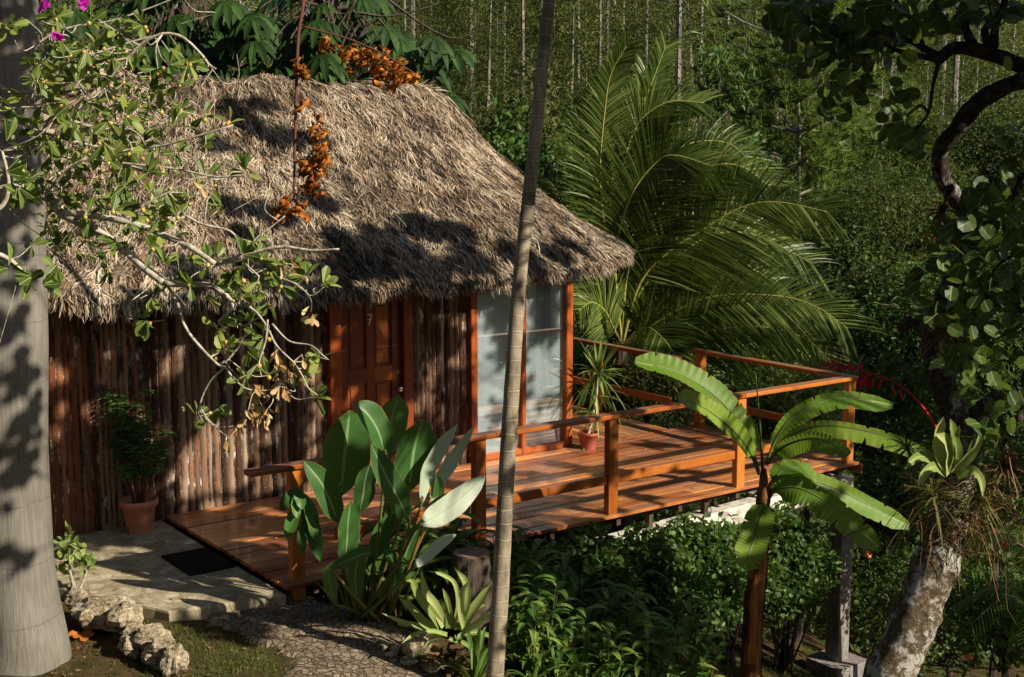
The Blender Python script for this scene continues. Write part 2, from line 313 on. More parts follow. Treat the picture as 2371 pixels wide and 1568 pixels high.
    t = NT('dark_bark'); g = t.geo(); n = t.noise(t.mapv(g, (9, 9, 2)), 1.5, 6, .7); M['darkbark'] = t.done(t.pbr(t.ramp(n, [(.3, (.025, .018, .013)), (.6, (.11, .085, .065)), (.8, (.22, .18, .14))]), .9, .15, t.bump(n, .8, .03)))
    t = NT('pine_bark'); g = t.geo(); n = t.noise(t.mapv(g, (3, 3, .8)), 1.5, 4, .7); M['pinebark'] = t.done(t.pbr(t.ramp(n, [(.35, (.09, .08, .065)), (.55, (.23, .21, .175)), (.7, (.37, .345, .30))]), .9, .1))
    t = NT('reddish_vine_stem'); M['vine'] = t.done(t.pbr((.13, .05, .035), .7, .2))
    t = NT('banana_sheath'); r, x, y, qv = t.q(); g = t.geo(); n = t.noise(t.mapv(g, (22, 22, 2.2)), 1, 6, .7)
    M['sheath'] = t.done(t.pbr(t.ramp(t.math('ADD', t.math('MULTIPLY', r, .3), t.math('MULTIPLY', n, .7)), [(.36, (.018, .009, .006)), (.5, (.10, .035, .012)), (.64, (.34, .13, .035))]), .6, .3, t.bump(n, .7, .01)))
    t = NT('saw_cut_wood'); g = t.geo(); n = t.noise(g, 18, 5); M['cut'] = t.done(t.pbr(t.ramp(n, [(.3, (.12, .07, .045)), (.7, (.30, .2, .13))]), .85, .2))
    # foliage
    M['fig_leaf'] = leafmat('glossy_fig_leaf', (.04, .08, .012), (.12, .18, .032), (.36, .40, .09), .32, .4, .5, rib=(.36, .38, .14))
    M['fig_dead'] = leafmat('withered_tan_leaf', (.26, .10, .03), (.55, .34, .14), (.78, .65, .36), .3, .6, .3)
    M['vine_dead'] = leafmat('withered_orange_leaf', (.16, .04, .010), (.50, .16, .03), (.74, .32, .07), .3, .6, .3)
    t = NT('yellow_fruit'); r, x, y, qv = t.q(); M['fruit'] = t.done(t.pbr(t.ramp(r, [(0, (.30, .29, .05)), (.6, (.52, .36, .08)), (1, (.42, .19, .05))]), .35, .5))
    t = NT('magenta_petal'); M['magenta'] = t.done(t.n('MixShader', {0: .4, 1: t.pbr((.62, .035, .52), .5, .3), 2: t.n('BsdfTranslucent', {'Color': (.8, .05, .65, 1)}).outputs[0]}).outputs[0])
    t = NT('red_bract'); M['redbract'] = t.done(t.n('MixShader', {0: .3, 1: t.pbr((.55, .012, .03), .45, .4), 2: t.n('BsdfTranslucent', {'Color': (.7, .02, .05, 1)}).outputs[0]}).outputs[0])
    t = NT('orange_flower'); M['orangefl'] = t.done(t.pbr((.75, .20, .10), .5, .3))
    M['banana'] = leafmat('banana_leaf', (.07, .16, .015), (.17, .31, .03), (.42, .50, .09), .45, .4, .45, rib=(.42, .5, .18), veins=.12, vd=34)
    M['broad'] = leafmat('broad_ginger_leaf', (.035, .10, .024), (.06, .16, .036), (.17, .31, .09), .32, .34, .5, rib=(.24, .36, .15), veins=.35, vd=40)
    M['broad_pale'] = leafmat('pale_leaf_underside', (.36, .46, .31), (.48, .56, .42), (.66, .71, .60), .35, .4, .4, rib=(.4, .5, .3), veins=.4, vd=40)
    M['brom'] = leafmat('bromeliad_leaf', (.14, .21, .04), (.30, .38, .10), (.55, .58, .27), .3, .4, .45, rib=(.42, .48, .2))
    M['drac'] = leafmat('dracaena_leaf', (.05, .12, .025), (.16, .25, .05), (.5, .52, .17), .3, .35, .5, rib=(.3, .4, .12))
    M['coco'] = leafmat('coconut_leaflet', (.02, .042, .008), (.065, .11, .018), (.34, .38, .11), .26, .33, .55)
    t = NT('coconut_midrib'); M['corib'] = t.done(t.pbr((.30, .29, .07), .5, .4))
    M['shrub'] = leafmat('dark_shrub_leaf', (.016, .042, .009), (.052, .115, .021), (.20, .31, .07), .3, .42, .5)
    M['shrub_pale'] = leafmat('pale_shrub_leaf', (.10, .17, .035), (.22, .30, .07), (.45, .50, .17), .3, .42, .5)
    M['pot_leaf'] = leafmat('potted_shrub_leaf', (.02, .065, .014), (.055, .15, .028), (.14, .27, .055), .28, .4, .5)
    M['strap'] = leafmat('strap_leaf', (.035, .085, .014), (.09, .18, .03), (.30, .38, .08), .3, .4, .5)
    M['far_leaf'] = leafmat('hill_bush_leaf', (.026, .034, .012), (.095, .105, .033), (.27, .275, .10), .25, .6, .3)
    M['tree_leaf'] = leafmat('fine_tree_leaf', (.016, .03, .008), (.058, .09, .02), (.21, .25, .065), .3, .5, .4)
    M['needle'] = leafmat('pine_needle', (.028, .04, .012), (.098, .12, .032), (.25, .27, .085), .25, .6, .25)
    M['needle_near'] = leafmat('soft_pine_needle', (.05, .085, .016), (.12, .185, .035), (.26, .33, .08), .3, .5, .3)
    M['needle_dead'] = leafmat('dead_pine_needle', (.15, .045, .02), (.3, .09, .04), (.42, .16, .07), .2, .6, .3)
    M['cecr'] = leafmat('umbrella_tree_leaf', (.012, .03, .007), (.022, .052, .011), (.05, .11, .022), .15, .5, .3)
    M['round'] = leafmat('round_tree_leaf', (.014, .03, .007), (.036, .075, .014), (.15, .23, .04), .33, .4, .5, rib=(.2, .27, .08), patch=.2)
    M['air'] = leafmat('air_plant_leaf', (.05, .06, .015), (.12, .13, .03), (.27, .22, .07), .3, .5, .4)
    M['airred'] = leafmat('red_air_plant_leaf', (.08, .02, .012), (.22, .05, .03), (.32, .12, .05), .3, .5, .4)
    M['root'] = leafmat('dry_rootlet', (.05, .03, .015), (.16, .09, .04), (.34, .2, .1), .1, .8, .2)
    M['grass'] = leafmat('lawn_grass', (.04, .07, .012), (.10, .145, .025), (.24, .24, .07), .3, .6, .3)
make_mats()

# ------------------------------------------------------------------ object helpers
def thing(name, label, cat, loc=(0, 0, 0), group=None):
    o = bpy.data.objects.new(name, None); COL.objects.link(o); o.location = tuple(float(k) for k in loc); o.empty_display_size = .2
    o['label'] = label; o['category'] = cat
    if group: o['group'] = group
    return o
def tag(o, label=None, cat=None, group=None, kind=None):
    if label: o['label'] = label
    if cat: o['category'] = cat
    if group: o['group'] = group
    if kind: o['kind'] = kind
    return o
def dup(root, loc, rotz=0, scale=1, label=None):
    c = root.copy(); COL.objects.link(c); c.location = tuple(float(k) for k in loc); c.rotation_euler = (0, 0, rotz); c.scale = (scale,)*3
    if label: c['label'] = label
    for ch in root.children:
        d = ch.copy(); COL.objects.link(d); d.parent = c
        for g in ch.children:
            e = g.copy(); COL.objects.link(e); e.parent = d
    return c
X3, Y3, Z3 = np.eye(3)
U3 = np.array([U[0], U[1], 0]); N3 = np.array([N[0], N[1], 0])

# ------------------------------------------------------------------ ground
def sp(x, k=3.): return np.log1p(np.exp(np.clip(x*k, -30, 30)))/k
def gz(x, y):
    x = np.asarray(x, float); y = np.asarray(y, float)
    z = -.13-.07*np.clip((x+2.2)/1.5, 0, 1)-.40*sp(x+.55, 4.)-.12*np.clip(y-9.2, 0, 8)*np.clip((x+1)/3, 0, 1)-.02*np.clip(y-9, 0, 8)
    z = np.maximum(z, -3.6)
    w = np.clip((y-15)/17, 0, 1); w = w*w*(3-2*w); z = z*(1-w)+(-7.)*w
    z = z+.37*sp(y-46, .5)
    z = z+.05*np.sin(x*1.7+y)*np.sin(y*1.3)*np.clip((y-11)/3, 0, 1)+np.clip((y-40)/40, 0, 1)*(2.2*np.sin(x*.11+1)+1.5*np.sin(x*.23+y*.13))
    return z
def gs(x): return x
ground = MB()
def grid(xs, ys, zf, fl=None):
    Xg, Yg = np.meshgrid(xs, ys); Z = zf(Xg, Yg); V = np.stack([Xg, Yg, Z], -1).reshape(-1, 3)
    a, b = len(ys), len(xs); i = np.arange(a-1)[:, None]*b; j = np.arange(b-1)[None]
    fs = np.stack([i+j, i+j+1, i+b+j+1, i+b+j], -1).reshape(-1, 4); return V, fs
V, fs = grid(np.linspace(-16, 16, 161), np.linspace(1, 26, 151), lambda x, y: gz(x, y)+.02*np.sin(x*9+y*4)*np.sin(y*7-x*2)*(np.abs(y-9) < 30))
g_o = MB().add(V, [fs], np.zeros_like(V)).build('ground', M['soil'], smooth=True); tag(g_o, kind='structure')
V, fs = grid(np.linspace(-170, 170, 120), np.concatenate([np.linspace(25.5, 60, 40), np.linspace(62, 260, 80)]), lambda x, y: gz(x, y)-.05)
tag(MB().add(V, [fs], np.zeros_like(V)).build('hillside', M['forest'], smooth=True), kind='structure')

V, fs = grid(np.linspace(-90, 90, 60), np.linspace(-90, .6, 50), lambda x, y: -.15-.0*x+.42*sp(-y-7, .6)+.3*np.sin(x*.4)*np.clip(-y/10, 0, 1)-.35*sp(x-2, 1.)*np.clip(1+y/14, 0, 1))  # unseen slope behind the viewpoint, added to hold back sky light
tag(MB().add(V, [fs], np.zeros_like(V)).build('hillside', M['forest'], smooth=True), kind='structure')
for sx in (-1, 1):  # unseen side slopes added to close the void and block low sky
    V, fs = grid(np.linspace(15.9, 90, 30)*sx, np.linspace(.4, 26, 16), lambda x, y: gz(x, y)-.04+.40*sp(np.abs(x)-19, .6)*np.clip((34-y)/8, 0, 1))
    tag(MB().add(V, [fs], np.zeros_like(V)).build('hillside', M['forest'], smooth=True), kind='structure')
# paved porch slab and stone path
def slab_poly(pts, z0, z1, n=10, wob=.02):
    P = []
    for i in range(len(pts)):
        a, b = np.array(pts[i]), np.array(pts[(i+1) % len(pts)])
        for k in range(n): P.append(a+(b-a)*k/n+rng.normal(size=2)*wob)
    P = np.array(P); m = len(P); b = .015; c = P.mean(0)
    ins = P+(c-P)*(b/np.linalg.norm(c-P, axis=1, keepdims=True))
    V = np.concatenate([np.c_[ins, np.full(m, z1)], np.c_[P, np.full(m, z1-b)], np.c_[P, np.full(m, z0)]])
    k = np.arange(m); kk = (k+1) % m
    return MB().add(V, [np.arange(m)[None], np.stack([m+k, m+kk, kk, k], 1), np.stack([2*m+k, 2*m+kk, m+kk, m+k], 1)], np.zeros_like(V))
a_, b_, c_, d_ = hs(-.025, -.0)[:2], hs(-.025, -2.60)[:2], G(390, 1418, -.05)[:2], G(130, 1360, -.05)[:2]
sl = slab_poly([a_, b_, (c_+b_)/2-.01, c_, d_, d_+np.array([-.6, .1]), hs(-1.9, -.02)[:2]], -.35, -.045, 9, .006)
tag(sl.build('porch_slab', M['slab']), kind='structure')
# path : from slab front edge down to the bottom of the frame
pc = [G(560, 1400, -.2)[:2], G(640, 1450, -.22)[:2], G(800, 1510, -.26)[:2], G(900, 1640, -.3)[:2], G(1050, 1800, -.34)[:2]]
cpth = catm([(*p, 0) for p in pc], 60)[:, :2]
tg = nz(np.gradient(cpth, axis=0)); nr = np.stack([-tg[:, 1], tg[:, 0]], 1); wd = np.linspace(.42, .66, 60)
V = []; 
for i in range(60):
    for x in np.linspace(-1, 1, 15):
        w_ = wd[i]*(1+.07*math.sin(i*.7)+.05*math.sin(i*1.9+x)); q = cpth[i]+nr[i]*x*w_
        V.append((q[0], q[1], gz(q[0], q[1])+.035+.012*math.sin(q[0]*31)*math.sin(q[1]*27)-.05*(abs(x) > .99)))
i = np.arange(59)[:, None]*15; j = np.arange(14)[None]
tag(MB().add(V, [np.stack([i+j, i+j+1, i+15+j+1, i+15+j], -1).reshape(-1, 4)], np.zeros((len(V), 3))).build('path', M['path'], smooth=True), kind='structure')

# ------------------------------------------------------------------ hut
hut = thing('thatched_hut', 'thatched hut with bark pole walls and glossy wooden door numbered 7', 'hut', hs(2, 2))
SW0, SW1, SD0, SD1, SG0, SG1, DEP = -3.4, 1.74, 1.74, 2.70, 3.50, 4.86, 5.4
WT = -.06                                 # wall face line
def pole_wall(s0, s1, t0, t1, z0=-.3, z1=2.1, front=True):
    mb = MB(); L = math.hypot(s1-s0, t1-t0); x = 0
    while x < L-.03:
        d = random.uniform(.040, .076); d = min(d, max(L-x, .03)); f = (x+d/2)/L; s = s0+(s1-s0)*f; t = t0+(t1-t0)*f; r = d/2*.98
        zz = np.linspace(z0, z1, 15); P = np.array([hs(s+random.uniform(-.005, .005), t+random.uniform(-.008, .008), z) for z in zz])
        mb.tube(P, r*(1+.06*rng.normal(size=15)), 10, wob=.10); x += d*random.choice((.97, 1.0, 1.0, 1.03, 1.08))
    return mb
wl = pole_wall(SW0, SW1-.03, WT+.04, WT+.04).build('wall', M['bark'], hut, True)
wr = pole_wall(SD1+.03, SG0-.06, WT+.04, WT+.04).build('wall', M['bark'], hut, True)
we = pole_wall(SG1, SG1, .1, DEP).build('wall', M['bark'], hut, True)
wb = pole_wall(SW0, SG1, DEP, DEP).build('wall', M['bark'], hut, True); ww = pole_wall(SW0, SW0, .1, DEP).build('wall', M['bark'], hut, True)
mb = MB(); mb.box(hs((SW0+SW1)/2, WT+.058, .9), U3, N3, Z3, SW1-SW0, .07, 2.4); mb.build('mortar_backing', M['mortar'], hut)
mb = MB(); mb.box(hs((SD1+SG0)/2, WT+.06, .9), U3, N3, Z3, SG0-SD1-.06, .07, 2.4); mb.build('mortar_backing', M['mortar'], hut)
mb = MB(); mb.box(hs((SW0+SG1)/2, 2.7, -.02), U3, N3, Z3, SG1-SW0, 5.2, .04); mb.build('floor', M['plaster'], hut)
mb = MB(); mb.box(hs((SW0+SG1)/2, 1.6, 1.0), U3, N3, Z3, SG1-SW0-.1, .06, 2.0); mb.build('partition', M['plaster'], hut)
# door
HD = 2.0
fr = MB()
fr.bbox(hs(SD0+.06, WT-.01, HD/2+.0), Z3, U3, N3, HD+.1, .13, .13)
fr.bbox(hs(SD1-.055, WT-.01, HD/2+.0), Z3, U3, N3, HD+.1, .11, .14)
fr.bbox(hs((SD0+SD1)/2, WT-.012, HD+.02), U3, Z3, N3, SD1-SD0-.24, .09, .12)
fr.build('door_frame', M['frame'], hut)
d0, d1 = SD0+.125, SD1-.115; dm = (d0+d1)/2; dw = d1-d0; td = WT+.01
dr = MB(); st = .1
for s in (d0+st/2, d1-st/2-.0): dr.bbox(hs(s, td, HD/2-.01), Z3, U3, N3, HD-.03, st, .045)
dr.bbox(hs(dm, td, HD/2-.01), Z3, U3, N3, HD-.03, .09, .0445)
for z, h in ((.12, .22), (1.10, .16), (HD-.1, .14)):
    for s, w in (((d0+st+dm-.045)/2, dm-.045-d0-st), ((d1-st+dm+.045)/2, d1-st-dm-.045)): dr.bbox(hs(s, td, z), U3, Z3, N3, w, h, .044)
dob = dr.build('door', M['door'], hut)
for z0, z1 in ((.23, 1.02), (1.18, HD-.17)):
    for s, w in (((d0+st+dm-.045)/2, dm-.045-d0-st), ((d1-st+dm+.045)/2, d1-st-dm-.045)):
        p = MB(); p.box(hs(s, td+.012, (z0+z1)/2), U3, Z3, N3, w, z1-z0, .014); p.bbox(hs(s, td+.004, (z0+z1)/2), Z3, U3, N3, z1-z0-.07, w-.07, .022, bv=.02)
        p.build('door_panel', M['door'], dob)
k = MB(); kc = hs(d1-.045, td-.03, .93)
k.tube([kc+N3*.012, kc-N3*.012, kc-N3*.03, kc-N3*.055, kc-N3*.075, kc-N3*.08], [.026, .026, .011, .028, .027, .010], 14)
k.build('door_knob', M['metal'], dob, True)
k = MB(); kc = hs(d1-.045, td-.024, 1.10); k.tube([kc, kc-N3*.012], [.02, .018], 12); k.box(kc-N3*.02, N3, U3, Z3, .02, .006, .035); k.build('door_lock', M['metal'], dob)
# the number 7
k = MB(); c7 = hs(dm, td-.027, float(onplane(853, 738, 0)[2])); k.box(c7+Z3*.05, U3, Z3, N3, .055, .011, .006)
k.box(c7+U3*.0035-Z3*.006, nz(U3*.34+Z3), nz(U3-.34*Z3), N3, .11, .011, .0058); k.box(c7+Z3*.0-U3*.004, U3, Z3, N3, .032, .009, .005); k.build('number_seven', M['num'], dob)
# glass bay : posts, rails, panes, curtains
HG = 2.0; fb = MB()
pn = []
for s, w in ((SG0+.0, .085), (4.17, .055), (SG1-.04, .09)): fb.bbox(hs(s, WT, HG/2), Z3, U3, N3, HG, w, .09)
fb.bbox(hs((SG0+SG1)/2, WT-.002, .035), U3, Z3, N3, SG1-SG0, .07, .07); fb.bbox(hs((SG0+SG1)/2, WT-.002, HG-.03), U3, Z3, N3, SG1-SG0, .1, .07)
wf = fb.build('window_frame', M['frame'], hut)
for s0, s1 in ((SG0+.045, 4.14), (4.2, SG1-.085)):
    k = MB(); k.box(hs((s0+s1)/2, WT, HG/2), U3, Z3, N3, s1-s0, HG-.13, .006); k.build('glass_pane', M['glass'], wf)
    k = MB(); n_ = 90; xs = np.linspace(s0-.03, s1+.03, n_); V = []
    for z in (.03, 1.0, HG-.03):
        for q_, s in enumerate(xs): V.append(hs(s, WT+.045+.004*math.sin(s*32+math.sin(s*9)*2)+.0*z, z))
    j = np.arange(n_-1)
    k.add(V, [np.concatenate([np.stack([a*n_+j, a*n_+j+1, (a+1)*n_+j+1, (a+1)*n_+j], 1) for a in (0, 1)])], np.zeros((len(V), 3)))
    k.build('curtain', M['curtain'], hut, True)
fb = MB(); fb.bbox(hs(SG1-.02, .02, 1.0), Z3, U3, N3, 2.0, .06, .06); fb.bbox(hs((SG1+SW0)/2, WT-.03, 2.06), U3, Z3, N3, SG1-SW0-.1, .12, .1); fb.build('eave_beam', M['frame'], hut)

# ------------------------------------------------------------------ thatch roof
TC = 3.0; RA = np.array([1.10, TC]); RB = np.array([4.73, TC]); ZR0, ZR1 = 4.14, 4.18
EV = [(-4.6, 3.2, 1.85), (-4.3, 1.3, 1.85), (-3.4, .0, 1.84), (-2.2, -.55, None, 0), (-1.2, -.66, None, 110), (0, -.66, None, 300), (1.0, -.62, None, 560), (1.9, -.56, None, 770), (2.8, -.48, None, 950), (3.7, -.42, None, 1100), (4.6, -.32, None, 1220),
      (5.4, -.02, None), (6.1, .40, None), (6.62, .95, None), (6.92, 1.65, 2.06), (7.0, 2.7, 2.05), (6.85, 4.2, 2.05), (6.2, 5.4, 1.95), (5, 6.1, 1.95), (3, 6.4, 1.95), (0, 6.4, 1.95), (-2.6, 6.1, 1.95), (-4.1, 5, 1.9), (-4.6, 3.2, 1.85)]
def eave_z(s): return float(np.interp(s, [-4, -1.2, .6, 2.2, 3.7, 4.8, 6.0, 7.1], [z+.13 for z in (2.06, 2.01, 1.91, 1.86, 1.88, 1.93, 1.95, 1.92)]))
EP = catm([(e[0], e[1], e[2] if e[2] else eave_z(e[0])) for e in EV], 241)
arc = np.concatenate([[0], np.cumsum(np.linalg.norm(np.diff(EP, axis=0), axis=1))]); ARC = arc[-1]
PV = np.array([0, .06, .13, .34, .52, .83, 1.]); PH = np.array([1, .985, .93, .62, .40, .125, 0.])
def ridge_pt(e):
    s = np.clip((e[..., 0]-0.0)/(6.1-0.0), 0, 1)            # where along the ridge this eave point hangs from
    sr = 1.10+(4.73-1.10)*np.clip((e[..., 0]+1.2)/(6.4+1.2)*1.0, 0, 1)
    return sr
def roof(a, v, lift=0.):
    a = np.asarray(a, float) % ARC; v = np.asarray(v, float)
    e = np.stack([np.interp(a, arc, EP[:, k]) for k in range(3)], -1)
    sr = ridge_pt(e); t = (sr-1.1)/3.63; zr = ZR0+(ZR1-ZR0)*t+.03*np.sin(sr*5)
    hgt = np.interp(v, PV, PH); endw = np.clip((e[..., 0]-4.2)/2.2, 0, 1)+np.clip((-1.-e[..., 0])/2, 0, 1); endw = np.clip(endw, 0, 1)
    lin = 1-v; lin = np.where(v < .1, 1-v*v*5, .95-(v-.1)*.95/.9); hgt = hgt*endw+(lin*.72+hgt*.28)*(1-endw)
    s_ = sr+(e[..., 0]-sr)*v; t_ = TC+(e[..., 1]-TC)*v; z_ = e[..., 2]+(zr-e[..., 2])*hgt
    z_ = z_+.035*np.sin(a*2.3+v*5)*np.sin(a*.9-v*7)+.02*np.sin(a*7.1+v*3)*v
    xy = O+U*s_[..., None]+N*t_[..., None]
    return np.concatenate([xy, z_[..., None]], -1)
na, nv = 360, 40
aa, vv = np.meshgrid(np.linspace(0, ARC, na), np.linspace(0, 1, nv), indexing='ij')
Pt = roof(aa, vv)+np.array([0, 0, .04])
i = np.arange(na-1)[:, None]*nv; j = np.arange(nv-1)[None]
fs = np.stack([i+j, i+j+1, i+nv+j+1, i+nv+j], -1).reshape(-1, 4)
rb = MB(); rb.add(Pt.reshape(-1, 3), [fs], np.zeros((na*nv, 3)))
rim = roof(aa[:, 0], np.ones(na)); inn = roof(aa[:, 0], np.full(na, .93))-np.array([0, 0, .25]); low = rim-np.array([0, 0, .08])
V = np.concatenate([rim+np.array([0, 0, .04]), low, inn, roof(aa[:, 0], np.full(na, .3))-np.array([0, 0, .3])]); k = np.arange(na-1)
rb.add(V, [np.concatenate([np.stack([m*na+k, (m+1)*na+k, (m+1)*na+k+1, m*na+k+1], 1) for m in range(3)])], np.zeros((len(V), 3)))
rob = rb.build('roof', M['thatch_base'], hut, True)
# strands
def strands(n, a0, a1, v0, v1, Lr, Wr, lift, hang=0., vpow=.75):
    a = rng.uniform(a0, a1, n); v = v0+(v1-v0)*rng.random(n)**vpow
    p = roof(a, v); p2 = roof(a, np.minimum(v+.03, 1.)); p0 = roof(a, v-.03 if v0 > .03 else np.maximum(v-.03, 0)); pa = roof(a+.03, v)
    D = nz(p2-p0); T = nz(pa-p); Nn = nz(np.cross(D, T)); Nn = np.where(Nn[:, 2:] < 0, -Nn, Nn)
    # clumps share a direction
    cl = (np.floor(a/.16)*37+np.floor(v/.06)*91).astype(int); ca = np.random.default_rng(3).normal(size=5000)[cl % 5000]*.28
    cn = np.random.default_rng(4).random(5000)[(cl*7) % 5000]
    ang = ca*1.1+rng.normal(size=n)*.34; D2 = nz(D*np.cos(ang)[:, None]+T*np.sin(ang)[:, None]+Nn*(rng.random(n)*.22-.03)[:, None])
    if hang: D2 = nz(D2*(1-hang)+np.array([0, 0, -1.])*hang)
    L = rng.uniform(*Lr, n)*np.clip((1.03-v)*12, .3 if not hang else 1, 1); W = rng.uniform(*Wr, n); p = p+Nn*(.03+lift*rng.random(n)*(.4+cn))[:, None]
    m = 4; f = np.linspace(0, 1, m); curl = rng.normal(size=n)*.12
    tw = nz(T*1.+Nn*(rng.normal(size=n)*.35)[:, None]); V = np.zeros((n, m, 2, 3))
    for q_ in range(m):
        c = p+D2*(L*f[q_])[:, None]-Nn*(L*.18*f[q_]**2)[:, None]*(1 if not hang else 0)+T*(curl*L*f[q_]**2)[:, None]
        w = (W*(1, 1, .8, .25)[q_])[:, None]*tw/2
        V[:, q_, 0] = c-w; V[:, q_, 1] = c+w
    b = np.arange(n)[:, None]*8; q4 = np.array([[0, 1, 3, 2], [2, 3, 5, 4], [4, 5, 7, 6]])
    fs = (b[:, None]+q4[None].reshape(1, 3, 4)).reshape(-1, 4)
    rn = np.clip(.5+(rng.random(n)-.5)*.85+(cn-.5)*.55, 0, 1); Q = np.zeros((n, m, 2, 3)); Q[..., 0] = rn[:, None, None]; Q[..., 2] = f[None, :, None]
    return V.reshape(-1, 3), fs, Q.reshape(-1, 3)
a_of = lambda s: float(np.interp(s, EP[:110, 0], arc[:110]))
aL, aR = a_of(-3.5), ARC*.62
sb = MB()
for args in ((165000, aL, aR, .0, .975, (.04, .14), (.004, .013), .045), (5000, aL, aR, .0, .95, (.12, .3), (.008, .018), .07), (9000, aL, aR, .9, 1., (.10, .24), (.008, .018), .03), (900, aL, aR, .0, .1, (.12, .28), (.008, .016), .05, 0., 1.)):
    V, fs, Q = strands(*args); sb.add(V, [fs], Q)
V, fs, Q = strands(20000, aL, aR, .955, 1., (.03, .13), (.004, .012), .01, .55); V[:, 2] -= (rng.random(len(V)//8)**1.5).repeat(8)*.09; sb.add(V, [fs], Q)
V, fs, Q = strands(9000, aR, ARC+aL, .0, 1., (.3, .6), (.03, .05), .05); sb.add(V, [fs], Q)
sb.build('thatch_straw', M['thatch'], rob)['kind'] = 'stuff'

# ------------------------------------------------------------------ deck
deck = thing('wooden_deck', 'varnished red brown plank deck with post and rail balustrade beside the hut', 'deck', hs(3.4, -1.2))
ES = 6.92; RS = 6.42; TF = -2.56
bm_ = MB(); t = TF; bw = .142
row = 0
while t < -.1:
    w = min(bw, -.07-t); s = -.0+.0; first = True
    while s < ES:
        L = random.uniform(1.8, 3.6) if not first else random.uniform(.9, 3.2); e = min(s+L, ES+random.uniform(-.004, .012)); e = ES if ES-e < .5 else e
        bm_.bbox(hs((s+e)/2, t+w/2, -.016+random.uniform(-.003, .003)), U3, N3, Z3, e-s-.004, w-.013, .032, bv=.003); s = e; first = False
        if s >= ES-.02: break
    t += bw; row += 1
s = SG1+.06; 
while s < RS:
    w = min(.12, RS-s)
    for t0, t1 in ((-.09, 1.9), (1.9, 4.4)): bm_.bbox(hs(s+w/2, (t0+t1)/2, -.017+random.uniform(-.003, .003)), N3, U3, Z3, t1-t0-.004, w-.010, .032, bv=.004)
    s += .12
s = RS
bm_.bbox(hs((RS+ES)/2+.0, -.16, -.017), U3, N3, Z3, ES-RS, .12, .03)
bm_.build('deck_boards', M['deck'], deck)
j = MB()
for s in np.arange(.3, 6.8, .8): j.box(hs(s, (TF+.05-.1)/2, -.085), N3, U3, Z3, 2.35, .05, .10)
for t in (-2.35, -1.2, -.2): j.box(hs(3.5, t, -.082), U3, N3, Z3, 6.8, .05, .085)
for s in (4.95, 6.3): j.box(hs(s, 2.1, -.085), N3, U3, Z3, 4.3, .05, .1)
j.build('joists', M['dark_wood'], deck)
fa = MB(); fa.bbox(hs(ES+.012, -1.33, -.075), N3, Z3, U3, 2.5, .11, .022); fa.build('fascia_board', M['deck'], deck)
RH = .955; PT = -2.49
PS = [.13, 1.88, 3.39, 5.09, 6.79]
for s in PS:
    k = MB(); lo = -.3 if s < 1 else (-.25 if s < 2 else -.03); k.bbox(hs(s, PT, (lo+RH-.04)/2), Z3, U3, N3, RH-.04-lo, .115, .075, bv=.005); k.build('post', M['rail'], deck)
k = MB(); k.bbox(hs(6.83, -.17, (RH-.04)/2-.02), Z3, U3, N3, RH-.04+.04, .10, .105); k.build('post', M['rail'], deck)
for t in (1.23, 3.3):
    k = MB(); k.bbox(hs(RS-.05, t, .40), Z3, U3, N3, .86, .09, .10); k.build('post', M['rail'], deck)
k = MB(); zr = RH-.02
k.bbox(hs(-.27+1.15, PT, zr), U3, N3, Z3, 2.30, .13, .042, bv=.018); k.bbox(hs((2.035+5.1)/2, PT, zr), U3, N3, Z3, 5.1-2.04, .13, .042, bv=.008)
k.bbox(hs((5.105+6.86)/2, PT, zr), U3, N3, Z3, 6.86-5.105, .13, .042, bv=.008); k.build('handrail', M['rail'], deck)
k = MB(); k.bbox(hs(6.80, (PT-.065-.09)/2+.062, zr+.0025), N3, U3, Z3, 2.35, .125, .042, bv=.008); k.build('handrail', M['rail'], deck)
k = MB(); k.bbox(hs(RS-.0, 2.05, .885), N3, U3, Z3, 4.5, .12, .045, bv=.008); k.build('handrail', M['rail'], deck)
for a, b in zip(PS[1:-1], PS[2:]):
    k = MB(); k.bbox(hs((a+b)/2, PT+.005, .33), U3, Z3, N3, b-a-.116, .085, .035); k.build('mid_rail', M['rail'], deck)
k = MB(); k.bbox(hs(PS[1]-.75, PT+.005, .33), U3, Z3, N3, 1.3, .085, .035); k.build('mid_rail', M['rail'], deck)
k = MB(); k.bbox(hs(6.81, -1.33, .33), N3, Z3, U3, 2.2, .085, .035); k.build('mid_rail', M['rail'], deck)
k = MB(); k.bbox(hs(RS-.05, .5, .36), N3, Z3, U3, 1.3, .085, .035); k.build('mid_rail', M['rail'], deck)
k = MB(); k.bbox(hs(RS-.05, 2.27, .36), N3, Z3, U3, 1.9, .085, .035); k.build('mid_rail', M['rail'], deck)
# concrete support
sup = thing('concrete_support', 'white concrete beam on a grey pillar with square footing under the deck corner', 'support', hs(6.6, -2.4, -2.3))
k = MB(); k.bbox((hs(6.98, -2.33, -.30)+hs(3.2, -2.33, -.40))/2, hs(6.98, -2.33, -.30)-hs(3.2, -2.33, -.40), Z3, N3, 3.8, .2, .2, bv=.02); k.build('beam', M['concrete'], sup)
k = MB(); k.bbox(hs(6.84, -1.0, -.302), N3, Z3, U3, 2.4, .19, .2, bv=.02); k.build('beam', M['concrete'], sup)
k = MB(); pc_ = hs(6.87, -2.38); pc_[2] = -1.36; k.bbox(pc_, Z3, U3, N3, 1.92, .19, .19, bv=.01); k.build('pillar', M['pillar'], sup)
k = MB(); pc_ = hs(6.87, -2.38); pc_[2] = -2.55; k.bbox(pc_, Z3, U3, N3, .5, .5, .5, bv=.03); k.build('footing', M['pillar'], sup)
for s in (4.0, 4.75, 5.6, 6.4): 
    k = MB(); k.box(hs(s, -2.36, -.20), Z3, U3, N3, .22, .05, .06); k.build('spacer_block', M['dark_wood'], sup)

